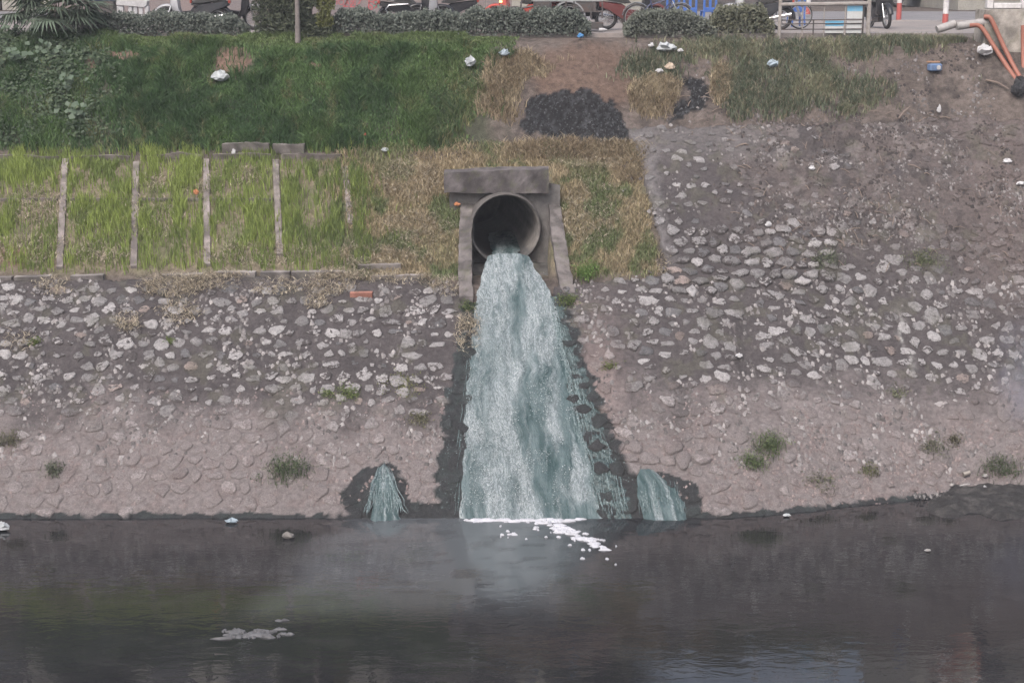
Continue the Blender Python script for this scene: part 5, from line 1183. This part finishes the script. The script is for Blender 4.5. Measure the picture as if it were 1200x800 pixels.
# ------------------------------------------------------------------ litter and loose stones
def lump(name, px_, py_, wpx, hpx, mat, label, cat, seed, lift=0.0, group=None, water=False, crumple=0.35):
    q = river_pt(px_, py_) if water else hit(px_, py_); sc = (26+q[1])/FPX*0.8; g2 = np.random.default_rng(seed); V = []; F = []; n, m_ = 12, 7
    for i in range(m_):
        ph = math.pi*i/(m_-1)
        for k in range(n):
            th = 2*math.pi*k/n; r_ = 1+g2.uniform(-crumple, crumple); V.append((math.cos(th)*math.sin(ph)*wpx*sc/2*r_, math.sin(th)*math.sin(ph)*wpx*sc*.38*r_, (-math.cos(ph)*.5+.4)*hpx*sc*(1+g2.uniform(-crumple, crumple))))
    for i in range(m_-1):
        for k in range(n): j = (k+1) % n; F.append((i*n+k, i*n+j, i*n+n+j, i*n+n+k))
    o_ = MB().add(V, F).build(name, mat); o_.location = (q[0], q[1], q[2]+lift); return tag(o_, label, cat, group)
G1 = 'litter on the grassy bank'
lump('plastic_bag', 259, 97, 24, 13, M['bag'], 'crumpled white plastic bag by the bare red earth patch', 'litter', 1, 0.05, G1)
lump('plastic_bag', 551, 84, 15, 13, M['bag'], 'white plastic bag standing in the green grass edge', 'litter', 2, 0.12, G1)
lump('plastic_bag', 591, 71, 14, 9, M['bagblue'], 'pale blue plastic bag in the dry grass edge', 'litter', 3, 0.10, G1)
lump('plastic_bag', 780, 62, 28, 11, M['bag'], 'largest torn white bag on the path above the burnt grass', 'litter', 4, 0.05, G1)
lump('paper_scrap', 763, 57, 9, 6, M['white'], 'small white scrap touching the torn bag', 'litter', 5, 0.03, G1)
lump('paper_scrap', 797, 63, 8, 5, M['white'], 'white scrap lying at the end of the torn bag', 'litter', 6, 0.03, G1)
lump('paper_scrap', 785, 84, 14, 9, plain('buff paper', (0.45, 0.36, 0.28), 0.8), 'buff paper scraps beside scorched grass', 'litter', 7, 0.05, G1)
lump('paper_scrap', 773, 88, 10, 6, M['white'], 'white scrap next to the buff paper', 'litter', 8, 0.05, G1)
lump('wrapper', 680, 46, 9, 6, plain('bright blue wrapper', (0.08, 0.25, 0.5), 0.5), 'blue wrapper at the hedge end below the tricycle', 'litter', 9, 0.03, G1)
lump('plastic_bag', 451, 180, 11, 5, M['bag'], 'pale bag at the foot of the tall grass', 'litter', 10, 0.03, G1)
lump('paper_scrap', 274, 184, 6, 8, M['white'], 'white upright scrap on the grid top beam', 'litter', 11, 0.04, G1)
lump('wrapper', 230, 231, 7, 7, M['orange_cloth'], 'orange wrapper between two grid beams', 'litter', 12, 0.05, G1)
lump('wrapper', 536, 248, 9, 5, M['orange_cloth'], 'orange wrapper on the left wing wall', 'litter', 13, 0.12, G1)
lump('wrapper', 428, 163, 4, 5, M['red_paint'], 'small red wrapper in the tall grass foot', 'litter', 14, 0.05, G1)
tb = empty('food_tub', tuple(hit(1095, 84)), 0.2, 'blue and white plastic tub lying on bare earth', 'litter', G1)
MB().box((0, 0, 0.09), (0.30, 0.2, 0.17), ch=0.03).build('tub', plain('blue tub', (0.12, 0.19, 0.33), 0.5, grime=.5), tb); MB().disc((0.05, -0.105, 0.09), 0.05, 14, 'y', 0.006).build('printed_label', M['white'], tb); MB().box((-0.02, 0.05, 0.21), (0.26, 0.16, 0.03), ch=0.01).build('lid', plain('buff card', (0.35, 0.2, 0.12), 0.7), tb)
lump('polystyrene_chunk', 1153, 69, 20, 15, M['white'], 'rounded white polystyrene chunk below the grey pipes', 'litter', 15, 0.08, G1)
lump('plastic_bag', 1158, 50, 12, 9, M['bag'], 'white and yellow bag beside the orange ducts', 'litter', 16, 0.08, G1)
lump('plastic_bag', 905, 83, 16, 10, M['bagblue'], 'bluish bag tangled in the right bank grass', 'litter', 17, 0.08, G1)
lump('wrapper', 1180, 195, 14, 6, M['white'], 'flat white wrapper on the bare earth slope', 'litter', 18, 0.06, G1)
lump('wrapper', 1195, 220, 12, 5, M['white'], 'flat pale wrapper at the edge of the earth slope', 'litter', 19, 0.06, G1)
lump('paper_scrap', 900, 270, 9, 7, M['white'], 'bright white scrap above the exposed stone heap', 'litter', 20, 0.08, G1)
lump('paper_scrap', 951, 204, 9, 6, M['white'], 'white scrap among black twigs on the slope', 'litter', 21, 0.08, G1)
lump('paper_scrap', 866, 425, 10, 6, M['white'], 'white scrap on the stones beside the dark furrow', 'litter', 22, 0.10, G1)
lump('paper_scrap', 1100, 135, 6, 10, M['white'], 'narrow white scrap on the bare earth', 'litter', 23, 0.06, G1)
G2 = 'litter floating on the river'
lump('floating_bag', 3, 621, 24, 11, M['bag'], 'white bag floating at the river edge', 'litter', 31, 0.02, G2, True)
lump('floating_wrapper', 271, 612, 19, 6, M['bagblue'], 'pale blue wrapper floating at the foot of the stones', 'litter', 32, 0.01, G2, True)
lump('floating_wrapper', 922, 605, 12, 4, M['bag'], 'small white wrapper floating right of the side fall', 'litter', 33, 0.01, G2, True)
lump('river_stone', 338, 630, 19, 10, plain('wet river stone', (0.16, 0.15, 0.14), 0.6, bstr=.5), 'grey stone sticking out of the river', 'stone', 34, 0.0, None, True, 0.2)
lump('floating_wrapper', 1087, 646, 9, 3, M['pvc'], 'dull scrap floating on the dark river', 'litter', 35, 0.01, G2, True)
G3 = 'litter on the black mud'
for k, (a_, b_, w_, h_, m_, lb) in enumerate([(1153, 580, 8, 6, M['white'], 'round white cup end on the black mud'), (1160, 598, 11, 7, M['pvc'], 'pale stone lump at the mud edge'), (1154, 565, 9, 5, M['pvc'], 'grey scrap above the white cup end'), (1115, 577, 6, 5, M['pvc'], 'small grey scrap beside the twisted plastic strip'), (1186, 589, 9, 5, M['pvc'], 'grey scrap at the frame edge of the mud')]): lump('mud_litter', a_, b_, w_, h_, m_, lb, 'litter', 40+k, 0.10, G3)
q = hit(1132, 565); o = MB().tube([(-.06, 0, .14), (.06, .02, .17)], .045, 10).build('tin_can', plain('dirty tin', (0.3, .27, .24), .5, .4), None, True); o.location = q; tag(o, 'dirty tin can lying on the black mud', 'can', G3)

# loose pebbles, grit, twigs and ash
def pebbles(name, n, x0, x1, y0, y1, dens, smin, smax, cols, mat, label, cat, zf):
    x, y, z, px, py = scatter(n, x0, x1, y0, y1, dens); n = len(x); z = zf(x, y)
    base = np.array([(-.5, -.4, 0), (.5, -.45, 0), (.6, .4, 0), (-.45, .5, 0), (-.25, -.2, .5), (.3, -.2, .45), (.28, .22, .5), (-.2, .25, .42)]); s_ = rng.uniform(smin, smax, n)**1.0
    a_ = rng.uniform(0, 6.28, n); V = base[None]*(s_[:, None, None])*rng.uniform(.6, 1.3, (n, 1, 3))*(1+rng.normal(0, .12, (n, 8, 3))); cs, sn = np.cos(a_)[:, None], np.sin(a_)[:, None]
    W = np.stack([V[..., 0]*cs-V[..., 1]*sn+x[:, None], V[..., 0]*sn+V[..., 1]*cs+y[:, None], V[..., 2]+z[:, None]+0.65*(V[..., 0]*sn+V[..., 1]*cs)], -1).reshape(-1, 3)
    b_ = np.arange(n)[:, None]*8; f = np.array([(4, 5, 6, 7), (0, 1, 5, 4), (1, 2, 6, 5), (2, 3, 7, 6), (3, 0, 4, 7)]); F = (b_[:, None, :]+f[None]).reshape(-1, 4)
    c = mixcol(cols[0], cols[1], rng.random(n)**1.8); me = fast_mesh(name, W, [F], np.repeat(c, 8, 0)); return tag(link(name, me, mat), label, cat, None, 'stuff')
pebbles('loose_rubble', 26000, 2.3, 10.8, 4.4, 11.0, lambda x, y, px, py: (0.10+0.5*sstep(800, 950, px)*sstep(330, 230, py))*sstep(0.45, 0.6, fbm(x*2.4, y*2.4, 95, 3))*sstep(30, 60, py)*np.where(py < 150, .5, 1), 0.012, 0.065, ((0.085, 0.075, 0.073), (0.27, 0.25, 0.245)), M['grit'], 'loose rubble and grit strewn over the upper right slope', 'rubble', lambda x, y: np.where(pix(x, y, bank_z(x, y))[1] > 148, wall_z(x, y), bank_z(x, y)-.05))
pebbles('slope_litter', 16000, 2.6, 10.8, 5.0, 11.2, lambda x, y, px, py: 0.7*sstep(820, 940, px)*sstep(345, 260, py)*sstep(25, 50, py)*sstep(0.45, 0.62, fbm(x*3.0, y*3.0, 97, 3)), 0.015, 0.075, ((0.045, 0.039, 0.038), (0.125, 0.10, 0.092)), M['grit'], 'dead leaves and dark scraps strewn on the upper right slope', 'leaf litter', lambda x, y: np.where(pix(x, y, bank_z(x, y))[1] > 148, wall_z(x, y), bank_z(x, y)-.05))
pebbles('stone_chips', 26000, -10.4, 10.8, 0.9, 5.4, lambda x, y, px, py: 0.5*(py > 334)*(py < 560)*sstep(0.42, 0.6, fbm(x*2.8, y*2.8, 151, 3))*(~inpoly(px, py, WETP))*((px < 540) | (px > 668)), 0.02, 0.095, ((0.10, 0.09, 0.089), (0.36, 0.335, 0.33)), M['grit'], 'small stone chips bedded in the mortar between the larger stones', 'stone chips', lambda x, y: wall_z(x, y)-0.012)
pebbles('silt_crumbs', 16000, -10, 10.8, 0.1, 2.4, lambda x, y, px, py: (0.35+.4*sstep(820, 900, px))*sstep(0.42, 0.6, fbm(x*2.4, y*2.4, 96, 3))*(py < 600)*(~inpoly(px, py, WETP)), 0.012, 0.05, ((0.17, 0.135, 0.13), (0.30, 0.245, 0.235)), M['grit'], 'crumbs of dried silt and broken stone along the waterline', 'rubble', wall_z)
pebbles('mud_grit', 5000, 6.2, 10.8, 0.0, 2.2, lambda x, y, px, py: .5*(px > 1070)*(py > 556)*(py < 604)+0*x, 0.012, 0.055, ((0.05, 0.048, 0.048), (0.26, 0.245, 0.24)), M['grit'], 'grit and scraps bedded in the black mud', 'rubble', lambda x, y: 0.07+0*x)
pebbles('ash_flakes', 9000, -0.4, 5.2, 7.9, 10.8, lambda x, y, px, py: ash_in(x, y, px, py)*.9, 0.010, 0.042, ((0.010, 0.010, 0.011), (0.085, 0.087, 0.092)), M['grit'], 'black ash and grey flakes of the burnt patch', 'ash', lambda x, y: bank_z(x, y)-.05)
mb = MB(); g = np.random.default_rng(5)
for k in range(150):
    a_, b_ = (g.uniform(860, 1195), g.uniform(165, 320)) if k < 110 else (g.uniform(780, 1150), g.uniform(110, 160))
    q = hit_fast(a_, b_) if b_ > 150 else hit(a_, b_); th = g.uniform(0, 6.28); l_ = g.uniform(.06, .28); mb.tube([q+np.array([0, 0, .02]), q+np.array([l_*.5*math.cos(th), l_*.5*math.sin(th), .05+.325*l_*math.sin(th)]), q+np.array([l_*math.cos(th), l_*math.sin(th), .03+.65*l_*math.sin(th)])], g.uniform(.004, .011), 4, False)
tag(mb.build('twigs', M['twig']), 'dry twigs scattered over the earth-covered paving', 'twigs', None, 'stuff')
for k, (a_, b_, c_, d_, lb) in enumerate([(1155, 97, 1182, 107, 'straight dead branch by the foot of the orange ducts'), (1053, 142, 1066, 128, 'short crooked branch on the bare earth'), (1118, 575, 1146, 572, 'twisted pale plastic strip on the mud')]):
    p0, p1 = hit(a_, b_, .05), hit(c_, d_, .05); o_ = MB().tube([p0, (p0+p1)/2+np.array([0.01, 0, .04]), p1], [.022, .018, .01], 6).build('branch', M['twig'] if k < 2 else M['pvc'], None, True); tag(o_, lb, 'branch' if k < 2 else 'litter')
q = hit(1194, 112); lump('burnt_stump', 1193, 114, 22, 26, M['char'], 'charred black stump at the foot of the orange ducts', 'stump', 51, 0.05, None, False, .3)

pebbles('spray', 60000, -1.3, 3.2, 0.05, 5.0, lambda x, y, px, py: 0.5*inpoly(px, py, CASP)*sstep(320, 400, py)*sstep(0.42, 0.62, fbm(x*5, y*2.2, 131, 3)), 0.005, 0.015, ((0.16, 0.20, 0.205), (0.50, 0.53, 0.545)), M['grit'], 'white froth and drops thrown up on the main fall', 'spray', lambda x, y: wall_z(x, y)+rng.uniform(0.05, 0.13, len(x)))
pebbles('painted_glints', 16000, -1.8, 3.4, 0.05, 4.6, lambda x, y, px, py: 0.45*(inpoly(px, py, WETP) & ~inpoly(px, py, CASP))*sstep(0.45, 0.62, fbm(x*6, y*2.6, 133, 3)), 0.005, 0.018, ((0.10, 0.15, 0.15), (0.42, 0.46, 0.47)), M['veil'], 'pale specks modelled as glints on the dark wet stones beside the fall', 'spray', lambda x, y: wall_z(x, y)+0.015)  # solid pale specks stand in for highlights on the wet stones

# ------------------------------------------------------------------ houses across the road (seen mirrored in the river)
def house(x0, x1, y0, h, floors, label, cols=2):
    t_ = empty('house', ((x0+x1)/2, y0, ST-.04), 0, label, 'house', 'tall houses across the road'); w_ = x1-x0
    MB().box((0, 5, h/2), (w_, 10, h)).build('wall', M['facade'], t_)
    MB().box((0, 4.9, h+.15), (w_+.3, 10.4, .3)).build('roof', M['pavement'], t_); fh = h/floors
    for f_ in range(floors):
        for k in range(cols):
            cx_ = -w_/2+w_*(k+.5)/cols; wi = MB().box((cx_, -.02, fh*(f_+.5)), (w_/cols*.55, .1, fh*.55)).build('window', M['glass'], t_); MB().box((cx_, -.08, fh*(f_+.5)-fh*.3), (w_/cols*.65, .2, .08)).build('sill', M['pavement'], wi)
        if f_: MB().box((0, -.5, fh*f_-.1), (w_*.92, 1.0, .12)).build('balcony', M['pavement'], t_)
for k, (a_, b_, h_, fl, lb) in enumerate([(-34, -27.2, 22, 6, 'six storey house at the far end of the row'), (-27, -20.2, 25, 7, 'seven storey plaster house second in the row'), (-20, -13.2, 23, 6, 'six storey plaster house mid row'), (-13, -6.2, 26, 7, 'seven storey house behind the painted wall'), (-6, 0.8, 24, 7, 'seven storey house behind the cargo tricycle'), (1, 5.2, 22, 6, 'narrow six storey house behind the blue stools'), (17.5, 27, 20, 6, 'wide six storey house beyond the pillar')]): house(a_, b_, 37.5, h_, fl, lb)

# ------------------------------------------------------------------ air
m, t, b = newmat('haze'); t.nodes.remove(b); pv_ = N(t, 'ShaderNodeVolumePrincipled'); pv_.inputs['Color'].default_value = (0.90, 0.92, 1.0, 1); pv_.inputs['Density'].default_value = 0.0011
t.links.new(pv_.outputs[0], t.nodes['Material Output'].inputs['Volume'])
hz = MB(); hz.box((0, 300, 17), (2200, 2700, 40)); o = hz.build('haze', m); tag(o, 'thin pale evening haze over the river and bank', 'haze', None, 'stuff')

m, t, b = newmat('smoke'); t.nodes.remove(b); sv = N(t, 'ShaderNodeVolumePrincipled'); sv.inputs['Color'].default_value = (0.72, 0.76, 1.0, 1)
tc = N(t, 'ShaderNodeTexCoord'); nz = noise(t, 2.2, 3, 0.6, tc.outputs['Object'], 0.5); gr = N(t, 'ShaderNodeTexGradient', gradient_type='SPHERICAL')
mp = N(t, 'ShaderNodeMapping'); mp.inputs['Scale'].default_value = (1/0.75, 1/0.5, 1/1.25); t.links.new(tc.outputs['Object'], mp.inputs[0]); t.links.new(mp.outputs[0], gr.inputs[0])
mu = N(t, 'ShaderNodeMath', operation='MULTIPLY'); t.links.new(gr.outputs['Fac'], mu.inputs[0]); t.links.new(ramp(t, nz.outputs[0], [(0.38, 0), (0.7, 1)]).outputs[0], mu.inputs[1])
mv = N(t, 'ShaderNodeMath', operation='MULTIPLY'); mv.inputs[1].default_value = 1.1; t.links.new(mu.outputs[0], mv.inputs[0]); t.links.new(mv.outputs[0], sv.inputs['Density']); t.links.new(sv.outputs[0], t.nodes['Material Output'].inputs['Volume'])
q = hit(1188, 455); V = []; F = []
for i in range(9):
    for k in range(12): V.append((0.75*math.sin(math.pi*i/8)*math.cos(math.pi*k/6), 0.5*math.sin(math.pi*i/8)*math.sin(math.pi*k/6), -1.25*math.cos(math.pi*i/8)))
for i in range(8):
    for k in range(12): F.append((i*12+k, i*12+(k+1) % 12, i*12+12+(k+1) % 12, i*12+12+k))
o = MB().add(V, F).build('smoke', m); o.location = (q[0], q[1]-0.75, q[2]+0.45); o.rotation_euler = (-0.5, 0, 0); tag(o, 'thin bluish wisp of smoke rising over the stones above the mud', 'smoke', None, 'stuff')
